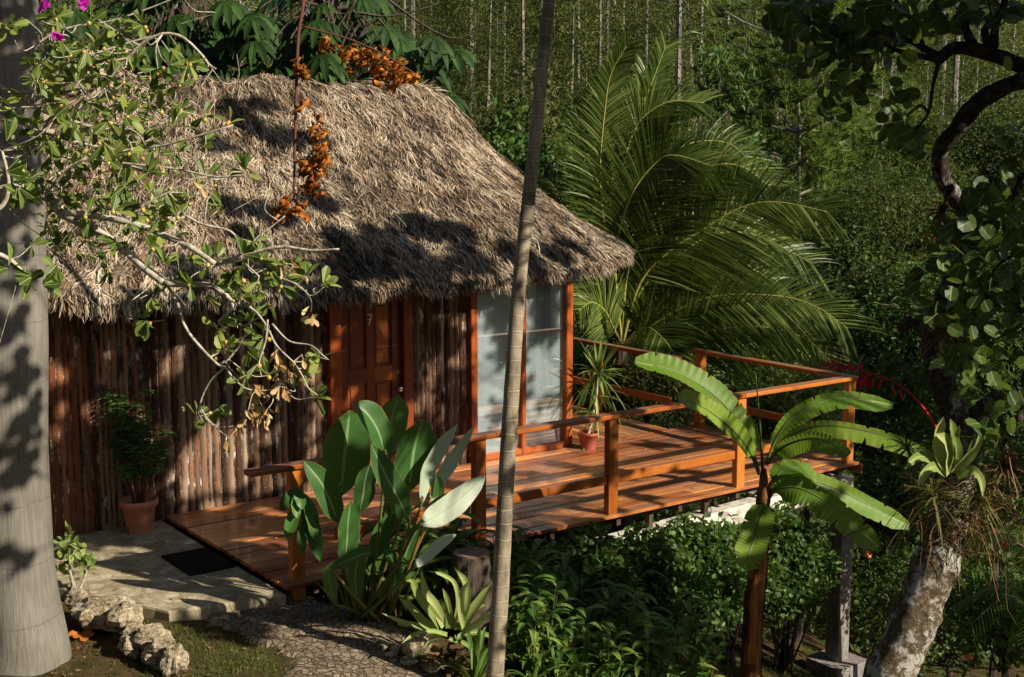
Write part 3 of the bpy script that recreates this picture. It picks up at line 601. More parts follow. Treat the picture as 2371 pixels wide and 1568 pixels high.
# doormat
q = [G(385, 1285, -.04), G(488, 1272, -.04), G(545, 1315, -.04), G(440, 1333, -.04)]
mc = sum(q)/4; ma = nz(hs(0, 1)-hs(0, 0)); k = MB(); k.box((mc[0]-.02, mc[1], -.036), ma, U3, Z3, .62, .40, .014); tag(k.build('doormat', M['mat']), 'black rubber doormat on the paved slab against the deck edge', 'doormat')

# ------------------------------------------------------------------ pots
def pot(name, mat, c, r0, r1, h, ribs=0):
    th = np.linspace(0, 2*np.pi, 40, endpoint=False); prof = [(r0*.97, 0), (r0, .01), (r1*.93, h*.8), (r1*1.03, h*.81), (r1*1.05, h*.97), (r1*1.02, h), (r1*.94, h*.99), (r1*.86, h*.86), (0.001, h*.86)]
    V = []
    for (r, z) in prof: V += [(c[0]+r*math.cos(a)*(1+(.02*math.cos(a*20) if ribs else 0)), c[1]+r*math.sin(a)*(1+(.02*math.cos(a*20) if ribs else 0)), c[2]+z) for a in th]
    n = 40; i = np.arange(len(prof)-1)[:, None]*n; j = np.arange(n)[None]; kx = (j+1) % n
    return MB().add(V, [np.stack([i+j, i+kx, i+n+kx, i+n+j], -1).reshape(-1, 4)], np.zeros((len(V), 3)))
pc1 = G(324, 1229, -.045); 
pt = thing('potted_shrub', 'bushy dark green shrub in a terracotta pot on the paved slab', 'potted plant', pc1)
pot('pot', None, pc1, .115, .165, .30).build('pot', M['terra'], pt, True)
# shrub stems + palmate leaves
st = MB(); lf = MB(); tips = []
for q_ in range(26):
    a = random.uniform(0, 6.28); R = random.uniform(.05, .30); h = random.uniform(.3, 1.05); base = pc1+np.array([.04*math.cos(a), .04*math.sin(a), .25])
    e = pc1+np.array([R*math.cos(a), R*math.sin(a)*.8, .25+h]); m_ = (base+e)/2+np.array([R*.3*math.cos(a), R*.3*math.sin(a), .1]); P = catm([base, m_, e], 8); st.tube(P, np.linspace(.006, .002, 8), 5)
    for f in (3, 4, 5, 6, 7, 7): tips.append(P[f]+rng.normal(size=3)*.03)
for tp in tips:
    n_ = 7; ph = rng.random()*6.28; an = ph+np.linspace(0, 6.28, n_, endpoint=False); D = np.stack([np.cos(an), np.sin(an), -.35+rng.random(n_)*.5], 1)
    lf.leaves(RHOMB, np.repeat(tp[None], n_, 0), D, np.tile(nz(np.array([.2, -.4, 1.])+rng.normal(size=3)*.3), (n_, 1)), rng.uniform(.07, .13, n_), .022, rng.random(n_)*.6+rng.random()*.4)
st.build('stems', M['vine'], pt); lf.build('foliage', M['pot_leaf'], pt)

pc2 = G(1362, 1038, 0.0)
pt = thing('potted_dracaena', 'spiky dracaena in a red pot on the deck beside the glass', 'potted plant', pc2)
pot('pot', None, pc2, .085, .115, .19, 1).build('pot', M['redpot'], pt, True)
lf = MB(); cn = MB()
top = A(1385, 868, pc2[1]+.05); base = pc2+np.array([0, 0, .16])
P = catm([base, (base+top)/2+np.array([.03, 0, .05]), top], 8); cn.tube(P, np.linspace(.016, .012, 8), 7); cn.build('cane', M['twig'], pt)
for hd, nn, LL in ((top, 60, .5), (P[4], 26, .42), (P[2]+np.array([.05, 0, 0]), 16, .4)):
    for q_ in range(nn):
        a = random.uniform(0, 6.28); el = random.uniform(-.9, 1.4); d = np.array([math.cos(a)*math.cos(el), math.sin(a)*math.cos(el), math.sin(el)]); L = LL*random.uniform(.6, 1.1)
        P_ = np.array([hd+d*L*f+np.array([0, 0, -.45*L*f*f*(1 if el < .8 else .2)]) for f in np.linspace(0, 1, 7)]); S_ = nz(np.cross(d, Z3))
        lf.blade(P_, .014*np.array([.6, .9, 1, 1, .8, .5, .05]), nz(np.cross(S_, d)), .3, nx=3)
lf.build('foliage', M['drac'], pt)

# ------------------------------------------------------------------ royal palm trunk (left edge)
rp = thing('royal_palm', 'thick smooth grey palm trunk with flared base at the left', 'palm tree', (-3.3, 8.6, -.3))
Yp = 8.6
zz = np.concatenate([np.linspace(-.6, 1, 16), np.linspace(1.15, 13, 50)])
edge_px = np.interp
ctr = []; rad = []
RPp = [A(x, y, Yp) for x, y in [(175, 1640), (165, 1568), (156, 1500), (140, 1430), (131, 1390), (119, 1300), (110, 1150), (104, 1014), (106, 800), (102, 620), (97, 450), (88, 200), (82, 0)]]
RPZ = [p[2] for p in RPp]+[13]; RPX = [p[0] for p in RPp]+[-3.5]
for z in zz:
    r = .24+.09*math.exp(-max(z+.25, 0)/.25)+.02*math.exp(-((z-1.6)/.9)**2)
    if z > 7: r -= (z-7)*.012
    # right edge measured
    ex = np.interp(z, RPZ, RPX)
    ctr.append((ex-r*.98, Yp+.0, z)); rad.append(r)
k = MB(); k.tube(ctr, rad, 48, wob=.006, r=.5); k.build('trunk', M['royal'], rp, True)
lf = MB(); rr_ = MB()
cr = np.array([-3.75, Yp, 13.])
for q_ in range(14):
    a = q_*6.28/14+.2; P = catm([cr, cr+np.array([math.cos(a)*1.2, math.sin(a)*1.2, 1.3]), cr+np.array([math.cos(a)*2.6, math.sin(a)*2.6, .7]), cr+np.array([math.cos(a)*3.4, math.sin(a)*3.4, -.9])], 24)
    rr_.tube(P, np.linspace(.04, .008, 24), 5); T = nz(np.gradient(P, axis=0))
    for sg in (-1, 1):
        ii = rng.integers(2, 24, 60); S = nz(np.cross(T[ii], Z3))*sg; lf.leaves(STRAP, P[ii], nz(S+T[ii]*.5+np.array([0, 0, -.4])), np.tile(Z3, (60, 1)), .7, .05, rng.random(60))
rr_.build('frond_ribs', M['corib'], rp); lf.build('fronds', M['coco'], rp)

# ------------------------------------------------------------------ slender palm in front
sp_ = thing('slender_palm', 'slender ringed palm trunk crossing the whole view in front of the deck', 'palm tree', A(1146, 1600, 8.3))
pp = [(1143, 1640, 23), (1146, 1560, 23), (1157, 1400, 22), (1166, 1230, 21), (1174, 1080, 20.5), (1184, 920, 20), (1194, 760, 18.5), (1204, 640, 17.5), (1217, 520, 17), (1236, 350, 16), (1256, 150, 15.5), (1275, -40, 15), (1300, -400, 14), (1330, -900, 13)]
P = catm([A(x, y, 8.25+.0002*(1600-y)) for x, y, r in pp], 90); R = catm([(r*.94*8.35/3000, 0, 0) for x, y, r in pp], 90)[:, 0]
k = MB(); k.tube(P, R, 20, wob=.03, r=.5); k.build('trunk', M['slender'], sp_, True)

exec_parts = []
# ------------------------------------------------------------------ broad leaved ginger (front centre)
def px_path(pts, Y0, Y1, n): 
    m = len(pts); return catm([A(x, y, Y0+(Y1-Y0)*i/(m-1)) for i, (x, y) in enumerate(pts)], n)
PROF = np.array([.03, .42, .72, .90, .98, 1., 1., .97, .90, .76, .50, .05])
def prof(n, peak=1.): return np.interp(np.linspace(0, 1, n)**peak, np.linspace(0, 1, 12), PROF)
gb = G(850, 1465, -.3); gb[2] = float(gz(gb[0], gb[1]))
bp = thing('broadleaf_ginger', 'large ginger plant with paddle shaped leaves in front of the first deck post', 'plant', gb)
LV = [ # points base..tip, half width px, Y, facing normal, material, fold
 ([(789, 1150), (795, 1080), (803, 1010), (810, 950)], 57, 9.45, (.25, -1, .1), 'broad', .18),
 ([(892, 1062), (878, 1005), (853, 962), (820, 934)], 32, 9.2, (.3, -1, .5), 'broad', .3),
 ([(905, 1045), (903, 1000), (911, 955), (924, 916)], 36, 9.75, (.2, -1, .2), 'broad', .15),
 ([(946, 1140), (953, 1080), (962, 1025), (980, 972)], 53, 9.35, (.5, -1, .15), 'broad', .15),
 ([(948, 1212), (925, 1160), (893, 1100), (859, 1028)], 28, 8.95, (-.2, -1, .5), 'broad', .2),
 ([(783, 1212), (766, 1165), (742, 1115), (704, 1068)], 27, 9.1, (-.25, -1, .4), 'broad', .25),
 ([(797, 1310), (803, 1260), (806, 1210), (812, 1160)], 27, 8.85, (.3, -1, .25), 'broad', .25),
 ([(832, 1190), (840, 1150), (846, 1110), (856, 1076)], 25, 9.3, (.1, -1, .3), 'broad', .2),
 ([(975, 1170), (984, 1110), (1010, 1050), (1060, 982)], 19, 9.1, (.75, -.6, .2), 'broad_pale', .5),
 ([(992, 1170), (1018, 1110), (1050, 1060), (1096, 989)], 17, 9.2, (.7, -.7, .25), 'broad_pale', .5),
 ([(968, 1215), (1010, 1195), (1065, 1155), (1124, 1100)], 28, 8.9, (.5, -.9, .5), 'broad_pale', .3),
 ([(952, 1318), (985, 1290), (1020, 1258), (1056, 1238)], 14, 8.7, (.4, -.8, .6), 'broad_pale', .5),
 ([(768, 1315), (800, 1300), (835, 1285), (864, 1280)], 20, 8.8, (.2, -.6, 1.), 'broad', .2),
 ([(770, 1160), (765, 1120), (768, 1090), (775, 1060)], 22, 9.6, (-.2, -1, .2), 'broad', .2),
 ([(900, 1240), (905, 1200), (915, 1160), (930, 1120)], 20, 9.5, (.2, -1, .2), 'broad', .2),
 ([(1000, 1190), (1010, 1160), (1015, 1130), (1010, 1100)], 14, 9.3, (.2, -1, .2), 'broad', .2),
 ([(862, 1335), (872, 1285), (880, 1240), (897, 1190)], 25, 9.5, (.2, -1, .3), 'broad', .25), ([(925, 1340), (938, 1290), (955, 1245), (985, 1205)], 21, 9.5, (.3, -1, .4), 'broad', .25), ([(830, 1400), (822, 1350), (826, 1310), (840, 1270)], 20, 9.2, (.1, -1, .4), 'broad', .25), ([(905, 1390), (915, 1340), (910, 1300), (890, 1270)], 18, 9.3, (.2, -1, .4), 'broad', .25), ([(780, 1400), (765, 1360), (760, 1330), (770, 1300)], 16, 9.1, (.0, -1, .4), 'broad', .25)]
stm = MB()
for pts, hw, Y, nr_, mt, fo in LV:
    dY = -.08 if mt == 'broad' else .38; nr_ = np.array(nr_)*.6+SUN*.55 if mt == 'broad' else SUN; fo = fo if mt == 'broad' else .22
    P = px_path(pts, Y, Y+dY, 18); L = np.linalg.norm(P[-1]-P[0]); W = prof(18)*1.1*hw*Y/3000
    k = MB(); k.blade(P, W, np.array(nr_), fo, nx=9, wave=.06 if mt == 'broad' else .13, r=rng.random()*.7)
    o = k.build('leaf', M[mt], bp, True)
    rootp = gb+np.array([random.uniform(-.12, .16), random.uniform(-.1, .1), -.03]); stm.tube(catm([rootp, (rootp+P[0])/2+np.array([0, 0, .06])+(P[0]-rootp)*np.array([.12, .12, 0]), P[0], P[2]], 12), np.linspace(.014, .006, 12), 7)
for q_ in range(16):
    rootp = gb+np.array([random.uniform(-.2, .22), random.uniform(-.12, .12), -.03]); e = rootp+np.array([random.uniform(-.25, .3), random.uniform(-.1, .1), random.uniform(.3, .75)]); stm.tube(catm([rootp, (rootp+e)/2+np.array([0, 0, .05]), e], 8), np.linspace(.014, .004, 8), 6)
t = NT('green_ochre_stem'); r, x, y, qv = t.q(); M['stem'] = t.done(t.pbr(t.ramp(r, [(0, (.05, .09, .02)), (.7, (.11, .14, .03)), (1, (.30, .13, .03))]), .5, .4))
stm.build('stems', M['stem'], bp, True)

# trailing vine on first post
vb = A(718, 1118, 9.62); vn = thing('climbing_plant', 'drooping dark leaves hanging on the left end post of the balustrade', 'plant', vb)
k = MB(); s_ = MB(); P = px_path([(790, 1180), (745, 1105), (705, 1115), (690, 1140)], 9.5, 9.5, 12); s_.tube(P, .006, 6); s_.build('stem', M['stem'], vn)
for a, b, w in (((690, 1130), (648, 1182), 15), ((694, 1135), (688, 1200), 14), ((700, 1150), (742, 1300), 19), ((692, 1165), (664, 1250), 16), ((702, 1140), (728, 1250), 16), ((712, 1190), (700, 1285), 12), ((684, 1128), (700, 1180), 13)):
    Pp = px_path([a, ((a[0]+b[0])/2+random.uniform(-8, 8), (a[1]+b[1])/2), b], 9.5, 9.42, 10); k.blade(Pp, prof(10)*w*9.5/3000, (random.uniform(-.4, .6), -1, .2), .3, nx=5, wave=.15)
k.build('leaves', M['pot_leaf'], vn, True)

# ------------------------------------------------------------------ banana plant
YB = 10.4; bb = A(1742, 1640, YB); bb[2] = float(gz(bb[0], bb[1]))
bn = thing('banana_plant', 'young banana plant with arching green leaves in front of the deck corner', 'banana plant', bb)
k = MB(); bp0 = np.array([bb[0]-.01, bb[1], bb[2]-.1])
P = catm([bp0, A(1739, 1540, YB), A(1746, 1400, YB), A(1757, 1300, YB), A(1765, 1210, YB), A(1768, 1130, YB), A(1768, 1085, YB)], 40)
R = np.interp(np.linspace(0, 1, 40), [0, .2, .45, .62, .8, .93, 1], [.084, .082, .076, .060, .044, .033, .022]); k.tube(P, R, 18, wob=.08, r=.5)
for q_ in range(16):       # loose dry sheaths
    i0 = random.randint(2, 22); a = random.uniform(0, 6.28); d = np.array([math.cos(a), math.sin(a), 0]); 
    Pp = np.array([P[i0+j]+d*(R[i0+j]+.006+.012*math.sin(j*.9)*(j > 6)) for j in range(0, 13)]); k.blade(Pp, np.linspace(.05, .012, 13), d, -.25, nx=5)
k.build('stem', M['sheath'], bn, True)
BL = [([(1757, 1092), (1738, 1030), (1700, 965), (1640, 905), (1560, 860), (1470, 838)], 31, (.1, -.7, .75), (1.15, .75), .22, -.1),
 ([(1757, 1098), (1735, 1045), (1700, 1000), (1650, 958), (1610, 935), (1570, 922)], 28, (.1, -.8, .6), (1.0, .85), .25, -.6),
 ([(1774, 1075), (1795, 1020), (1830, 970), (1885, 935), (1960, 920), (2068, 938)], 25, (-.1, -.85, .5), (1.25, .6), .3, .1),
 ([(1778, 1070), (1810, 1030), (1860, 995), (1930, 986), (2040, 1008), (2160, 1052)], 25, (-.1, -.9, .45), (1.25, .45), .2, -.5),
 ([(1776, 1075), (1800, 1045), (1835, 1025), (1880, 1015), (1925, 1025), (1968, 1052)], 27, (0, -.9, .3), (1.1, .5), .2, -.75),
 ([(1780, 1150), (1800, 1110), (1850, 1105), (1930, 1130), (2010, 1170), (2105, 1218)], 30, (.0, -.85, .5), (1.05, .7), .2, .2),
 ([(1778, 1160), (1800, 1132), (1850, 1130), (1910, 1160), (1970, 1205), (2035, 1268)], 36, (.1, -.9, .3), (1.05, .6), .15, -.35),
 ([(1772, 1150), (1768, 1180), (1755, 1215), (1743, 1255), (1732, 1290), (1722, 1318)], 34, (-.2, -1, .3), (1., 1.), .25, -.4),
 ([(1775, 1130), (1795, 1105), (1815, 1088), (1845, 1083), (1870, 1095), (1895, 1120)], 24, (.2, -.5, .9), (1., 1.), .2, .1)]
for pts, hw, nr_, sd, fo, dY in BL:
    Pf = px_path(pts, YB, YB+dY, 110); st_ = MB(); 
    W = np.interp(np.linspace(0, 1, 110), [0, .13, .19, .32, .8, .93, 1], [.0, .05, .72, .97, 1., .86, .32])*1.08*hw*YB/3000
    for tq in rng.integers(30, 104, 4): W[tq] *= rng.uniform(.35, .75)
    k = MB(); k.blade(Pf, np.maximum(W, .001), np.array(nr_), fo, nx=11, wave=.05, side=(sd[1], sd[0]), r=random.uniform(.25, .8), ragged=.05, pleat=.032); lo = k.build('leaf', M['banana'], bn, True)
    k = MB(); k.tube(Pf[:100:3], np.linspace(.013, .003, 34), 6, r=.4); k.build('midrib', M['stem'], lo, True)
k = MB(); Pf = px_path([(1766, 1090), (1762, 1020), (1756, 940), (1749, 862)], YB, YB-.02, 12); k.tube(Pf, np.linspace(.014, .003, 12), 7, r=.1); k.build('rolled_leaf', M['stem'], bn, True)

# ------------------------------------------------------------------ bromeliad and rocks
Y0 = 8.75; bc = A(1035, 1470, Y0); bc[2] = float(gz(bc[0], bc[1]))
br = thing('bromeliad', 'large pale green bromeliad rosette at the foot of the slender palm', 'bromeliad', bc)
def BR(pts, w, Y=Y0, dY=-.1, r=None, nr_=(0, -.8, .6)):
    P = px_path(pts, Y, Y+dY, 14); k = MB(); k.blade(P, np.interp(np.linspace(0, 1, 14), [0, .3, .75, 1], [.9, 1., .75, .05])*w*Y/3000, nr_, .4, nx=5, r=r); k.build('leaf', M['brom'], br, True)
for a in [([(1030, 1450), (1005, 1400), (985, 1370), (975, 1320)], 12), ([(1020, 1450), (1000, 1420), (975, 1390), (955, 1350), (940, 1345)], 11), ([(1010, 1460), (980, 1440), (950, 1405), (925, 1385)], 11),
          ([(1005, 1465), (970, 1450), (930, 1440), (885, 1420)], 7), ([(1050, 1450), (1062, 1400), (1052, 1350), (1020, 1330), (990, 1322)], 6), ([(1060, 1450), (1080, 1400), (1078, 1350), (1050, 1312)], 10),
          ([(1065, 1460), (1090, 1420), (1115, 1385), (1137, 1352)], 13), ([(1070, 1465), (1105, 1445), (1140, 1420), (1190, 1400)], 9), ([(1055, 1478), (1090, 1465), (1125, 1470), (1165, 1488)], 8),
          ([(1040, 1480), (1075, 1490), (1100, 1510), (1120, 1545)], 6), ([(1050, 1455), (1070, 1430), (1100, 1410), (1125, 1400)], 9), ([(1025, 1470), (1000, 1480), (985, 1500), (960, 1530)], 6),
          ([(1040, 1455), (1040, 1420), (1035, 1390), (1025, 1360)], 9), ([(1035, 1470), (1000, 1462), (960, 1470), (930, 1490)], 6), ([(1078, 1460), (1068, 1415), (1072, 1370), (1090, 1345)], 9)]: BR(*a, dY=random.uniform(-.25, .25))
k = MB()
for q_ in range(90):
    a = rng.random()*6.28; k.leaves(STRAP, bc[None]+np.array([[math.cos(a)*.1, math.sin(a)*.1, .02+rng.random()*.12]]), np.array([[math.cos(a), math.sin(a), rng.uniform(-.9, .6)]]), Z3[None], .16, .035, rng.random(1))
k.build('dry_base', M['root'], br)

def rock(c, size, name='rock', seed=0):
    g = np.random.default_rng(seed); bm = []; n = 26
    th, ph = np.meshgrid(np.linspace(0, 2*np.pi, n, endpoint=False), np.linspace(.02, np.pi-.02, 16)); d = np.stack([np.cos(th)*np.sin(ph), np.sin(th)*np.sin(ph), np.cos(ph)], -1)
    pl = nz(g.normal(size=(11, 3))); h = g.uniform(.62, 1., 11); r = np.min(h/np.maximum(d@pl.T, .12), axis=-1); r = np.minimum(r, 1.15)
    r = r*(1+.05*np.sin(d[..., 0]*9+g.random()*6)+.05*np.sin(d[..., 2]*13+d[..., 1]*7)+.025*g.normal(size=r.shape)*(np.sin(ph) > .3))
    V = (d*r[..., None]*np.array(size)).reshape(-1, 3)+c; i = np.arange(15)[:, None]*n; j = np.arange(n)[None]; kx = (j+1) % n
    return MB().add(V, [np.stack([i+n+j, i+n+kx, i+kx, i+j], -1).reshape(-1, 4), np.arange(n)[None], (15*n+np.arange(n))[::-1][None]], np.zeros((len(V), 3))).build(name, M['rock'])
RK = [((235, 1420), (.25, .17, .13), 9.15, 'long pitted rock nearest the paved slab'), ((290, 1432), (.11, .12, .12), 8.9, 'rock with a pale worn face beside the long pitted rock'), ((182, 1395), (.12, .1, .09), 9.4, 'mossy rock behind the grey palm trunk base'),
      ((318, 1470), (.14, .09, .09), 8.75, 'arched rock in the middle of the rock row'), ((350, 1485), (.13, .08, .11), 8.6, 'slanting layered rock in the rock row'), ((368, 1515), (.14, .10, .11), 8.45, 'brown rock behind the roundest white rock'),
      ((405, 1538), (.085, .09, .12), 8.3, 'rounded whitish rock at the front end of the rock row'), ((300, 1500), (.08, .08, .07), 8.6, 'small dark rock in the shade of the rock row'),
      ((885, 1496), (.055, .05, .04), 8.9, 'small pinkish rock left of the bromeliad'), ((918, 1505), (.045, .04, .035), 8.85, 'small yellow rock left of the bromeliad'), ((970, 1500), (.10, .09, .10), 8.8, 'grey bulbous rock under the bromeliad'),
      ((945, 1530), (.06, .05, .04), 8.7, 'jagged dark rock at the path edge below the bromeliad'), ((1000, 1545), (.07, .05, .045), 8.6, 'flat rock at the path edge near the slender palm'), ((905, 1520), (.05, .04, .03), 8.8, 'little brown rock at the path edge')]
for i, ((x, y), s, Y, lb) in enumerate(RK):
    c = A(x, y, Y); rock(c, s, 'rock', i+3); o = bpy.context.scene.objects[-1] if False else None
rocks = [o for o in COL.objects if o.name.split('.')[0] == 'rock']
for o, rk in zip(rocks, RK): tag(o, rk[3], 'rock', 'rocks edging the path')
for o in rocks: o.rotation_euler = (0, 0, 0)

# stump
sb_ = A(1092, 1400, 9.5); zt = A(1092, 1282, 9.5)[2]; stp = thing('tree_stump', 'sawn dark tree stump behind the slender palm', 'tree stump', (sb_[0], sb_[1], sb_[2]-.1))
k = MB(); k.tube([(sb_[0], sb_[1], z) for z in np.linspace(sb_[2]-.15, zt, 10)], np.linspace(.17, .15, 10), 22, wob=.12); k.build('trunk', M['darkbark'], stp)
k = MB(); k.tube([(sb_[0], sb_[1], zt), (sb_[0], sb_[1], zt+.012)], .138, 22); k.build('cut_face', M['cut'], stp)

# fallen leaf, pebbles of litter
fl_ = G(190, 1500, -.2); fl_[2] = float(gz(fl_[0], fl_[1]))+.02; k = MB()
for an in np.linspace(0, 6.28, 8)[:-1]:
    k.leaves(OBOV, fl_[None]+np.array([[0, 0, .01]]), np.array([[math.cos(an), math.sin(an), .25*math.sin(an*2)]]), np.array([[.1, -.5, 1.]]), .09, .07, np.array([.5]))
tag(k.build('fallen_leaf', M['vine_dead']), 'curled orange fallen leaf on the soil beside the grey palm trunk', 'leaf')

# leaf litter + lawn
def scatter_ground(n, cond):
    out = []
    while len(out) < n:
        x = rng.uniform(-4.5, 6, 4000); y = rng.uniform(7.6, 16, 4000); m = cond(x, y); out += list(zip(x[m], y[m]))
    return np.array(out[:n])
def dpath(x, y): return np.min(np.hypot(x[:, None]-cpth[None, :, 0], y[:, None]-cpth[None, :, 1]), axis=1)
def on_slab(x, y):
    s = (x-O[0])*U[0]+(y-O[1])*U[1]; t = (x-O[0])*N[0]+(y-O[1])*N[1]; return (s > -3) & (s < .1) & (t > -2.75+.0*s) & (t > -2.8-.55*s*-.0) & ((x-d_[0])*(c_[1]-d_[1])-(y-d_[1])*(c_[0]-d_[0]) < .0)
def on_deck(x, y):
    s = (x-O[0])*U[0]+(y-O[1])*U[1]; t = (x-O[0])*N[0]+(y-O[1])*N[1]; return (s > -4) & (s < 7.0) & (t > -2.2)
def px_of(x, y): return pj(np.stack([x, y, gz(x, y)], -1))
def lawn_c(x, y):
    X, Yp_ = px_of(x, y); d = dpath(x, y); n = np.sin(x*5+y*3)*np.sin(y*6-x*2)
    left = (X > 330) & (X < 900) & (Yp_ > 1395) & (d > .52+.1*n) & (d < 1.4) & (x < cpth[30, 0]+.4)
    left2 = (X > 130) & (X < 420) & (Yp_ > 1430) & (rng.random(len(x)) < .12)
    right = (X > 1560) & (X < 2000) & (Yp_ > 1450) & (n > -.5) & (rng.random(len(x)) < .6)
    mid = (X > 980) & (X < 1200) & (Yp_ > 1500) & (rng.random(len(x)) < .35)
    return (left | right | left2 | mid) & ~on_slab(x, y) & ~on_deck(x, y)
xy = scatter_ground(26000, lawn_c); P = np.c_[xy, gz(xy[:, 0], xy[:, 1])+.0]
k = MB(); k.leaves(NEED, P, rdir(len(P), 1.3), rdir(len(P)), rng.uniform(.012, .05, len(P)), .006, rng.random(len(P))); tag(k.build('grass', M['grass']), kind='stuff')
xy = scatter_ground(3800, lambda x, y: (lambda X, Yp_: (X > 100) & (X < 2371) & (Yp_ > 1380) & (dpath(x, y) > .45) & ~on_slab(x, y) & ~on_deck(x, y))(*px_of(x, y))); P = np.c_[xy, gz(xy[:, 0], xy[:, 1])+.012]
k = MB(); n_ = len(P); D = rdir(n_); D[:, 2] *= .2; k.leaves(RHOMB, P, D, rdir(n_, 2.), rng.uniform(.02, .055, n_), .022, rng.random(n_)); tag(k.build('leaf_litter', M['root']), kind='stuff')

k = MB(); n_ = 70; s = rng.uniform(.1, 6.8, n_); t = rng.uniform(-2.45, -.2, n_); P = np.array([hs(a, b, .006) for a, b in zip(s, t)]); P2 = np.array([hs(a, b, -.038) for a, b in zip(rng.uniform(-1.3, -.1, 26), rng.uniform(-2.2, -.2, 26))]); P = np.concatenate([P, P2]); n_ = len(P); D = rdir(n_); D[:, 2] *= .15; k.leaves(OBOV, P, D, rdir(n_, 2.5), rng.uniform(.025, .06, n_), .022, rng.random(n_)); tag(k.build('fallen_leaves', M['fig_dead']), kind='stuff')
# ------------------------------------------------------------------ generic shrubs and trees
def cloud(k, tmpl, cs, rad, per, L, W, up=.5, face=None, flat=1.):
    cs = np.asarray(cs, float); n = len(cs)*per; rr = np.repeat(np.broadcast_to(rad, (len(cs),)), per)[:, None]
    off = nz(rng.normal(size=(n, 3)))*(rng.random((n, 1))**.45)*rr; off[:, 2] *= flat; P = np.repeat(cs, per, 0)+off
    cl = np.repeat(rng.random(len(cs)), per); D = nz(rdir(n)+nz(off)*.6+np.array([0, 0, -.25])); Nr = nz(rdir(n)*1.1+np.array([0, 0, up])+SUN*.2)
    k.leaves(tmpl, P, D, Nr, rng.uniform(*L, n), rng.uniform(*W, n), np.clip(.5*rng.random(n)**1.4+.5*cl, 0, 1))
def blobpts(c, R, n, lo=-.85, shell=.55):
    out = []
    while len(out) < n:
        d = nz(rng.normal(size=3)); 
        if d[2] < lo: continue
        r = (shell+(1-shell)*rng.random())*(1+.22*math.sin(d[0]*5+c[0])+.18*math.sin(d[1]*6+d[2]*4+c[1])); out.append(np.array(c)+d*r*np.array(R))
    return np.array(out)
def shrub(c, R, label, mat='shrub', tmpl=HEART, ncl=60, per=26, L=(.035, .085), W=(.026, .058), group=None, name='shrub', stemmat='darkbark', crad=.16, cat='shrub'):
    c = np.array(c, float); zg = float(gz(c[0], c[1])); o = thing(name, label, cat, (c[0], c[1], zg), group); pts = blobpts(c, R, ncl)
    k = MB(); cloud(k, tmpl, pts, crad, per, L, W); k.build('foliage', M[mat], o)
    s = MB(); b = np.array([c[0], c[1], zg-.05])
    if c[2]-R[2]-zg > .8: b2_ = c-np.array([0, 0, R[2]*.8]); s.tube(catm([b, (b+b2_)/2+np.array([.08, .05, 0]), b2_], 8), np.linspace(.05, .03, 8), 7); b = b2_
    for p in pts[::6]: s.tube(catm([b+rng.normal(size=3)*.05, (b+p)/2+rng.normal(size=3)*.08, p], 7), np.linspace(.014, .004, 7), 5, cap=False)
    s.build('stems', M[stemmat], o); return o
def PX(x, y, Y): return A(x, y, Y)
SG = 'leafy bushes under the deck'
shrub(PX(1345, 1335, 11.0), (.5, .35, .30), 'leafy bush under the deck just right of the slender palm', ncl=90, group=SG)
shrub(PX(1480, 1320, 11.6), (.5, .35, .32), 'leafy bush under the deck below the third post', ncl=90, group=SG)
shrub(PX(1600, 1290, 12.1), (.45, .35, .32), 'leafy bush under the deck left of the banana stem', ncl=90, group=SG)
shrub(PX(1560, 1400, 11.4), (.5, .3, .3), 'low leafy bush on the bank left of the banana stem', ncl=70, group=SG)
shrub(PX(1822, 1310, 13.0), (.36, .3, .6), 'tall leafy bush between the banana stem and the concrete pillar', ncl=150, group=SG)
shrub(PX(1690, 1330, 12.4), (.4, .35, .46), 'leafy bush hanging behind the banana stem', ncl=90, group=SG)
shrub(PX(2070, 1170, 15.0), (.45, .4, .5), 'leafy bush right of the white concrete beam', ncl=120, per=24, group=SG, L=(.06, .1))
shrub(PX(2065, 1330, 14.2), (.40, .3, .4), 'twiggy bush between the pillar and the leaning trunk', ncl=55, per=12, group=SG)
shrub(PX(1865, 930, 15.4), (.45, .35, .42), 'pale leafed shrub rising behind the deck corner rail', 'shrub_pale', OBOV, 70, 22, (.07, .12), (.03, .05))
shrub(PX(1760, 1010, 15.6), (.5, .4, .5), 'green shrub seen under the corner handrail', 'shrub', OBOV, 70, 24, (.06, .1), (.03, .05))
shrub(PX(1500, 900, 18.5), (.9, .5, .5), 'dry brownish shrub under the coconut palm', 'air', RHOMB, 80, 22, (.08, .16), (.03, .05))
shrub(PX(1700, 900, 19.5), (1.1, .6, .7), 'dark shrub behind the coconut palm', 'shrub', OBOV, 90, 26, (.08, .13), (.04, .06), crad=.25)
shrub(PX(2090, 560+420, 16.5), (.9, .6, .9), 'dark bush behind the red flower spike', 'shrub', OBOV, 150, 26, (.07, .12), (.035, .055), crad=.22)
shrub(PX(2310, 1130, 13), (.8, .6, .6), 'dark bush at the right edge behind the air plants', 'shrub', OBOV, 120, 22, (.06, .1), (.03, .05), crad=.2)
shrub(PX(2330, 1450, 10.8), (.5, .4, .4), 'dark bush at the bottom right corner', 'shrub', OBOV, 80, 22, (.05, .09), (.03, .045))
shrub(PX(2200, 1420, 12.5), (.7, .5, .6), 'shaded bush behind the leaning trunk', 'shrub', OBOV, 110, 22, (.05, .09), (.03, .045))
shrub(PX(165, 1290, 9.75), (.13, .1, .24), 'small sprawling sapling beside the grey palm trunk on the slab edge', 'shrub_pale', HEART, 16, 7, (.05, .07), (.04, .055), name='sapling', stemmat='twig', crad=.06)
shrub(PX(1210, 350, 24), (.9, .8, 1.3), 'grey green bush behind the hut roof', 'far_leaf', OBOV, 130, 24, (.09, .16), (.05, .08), crad=.3)
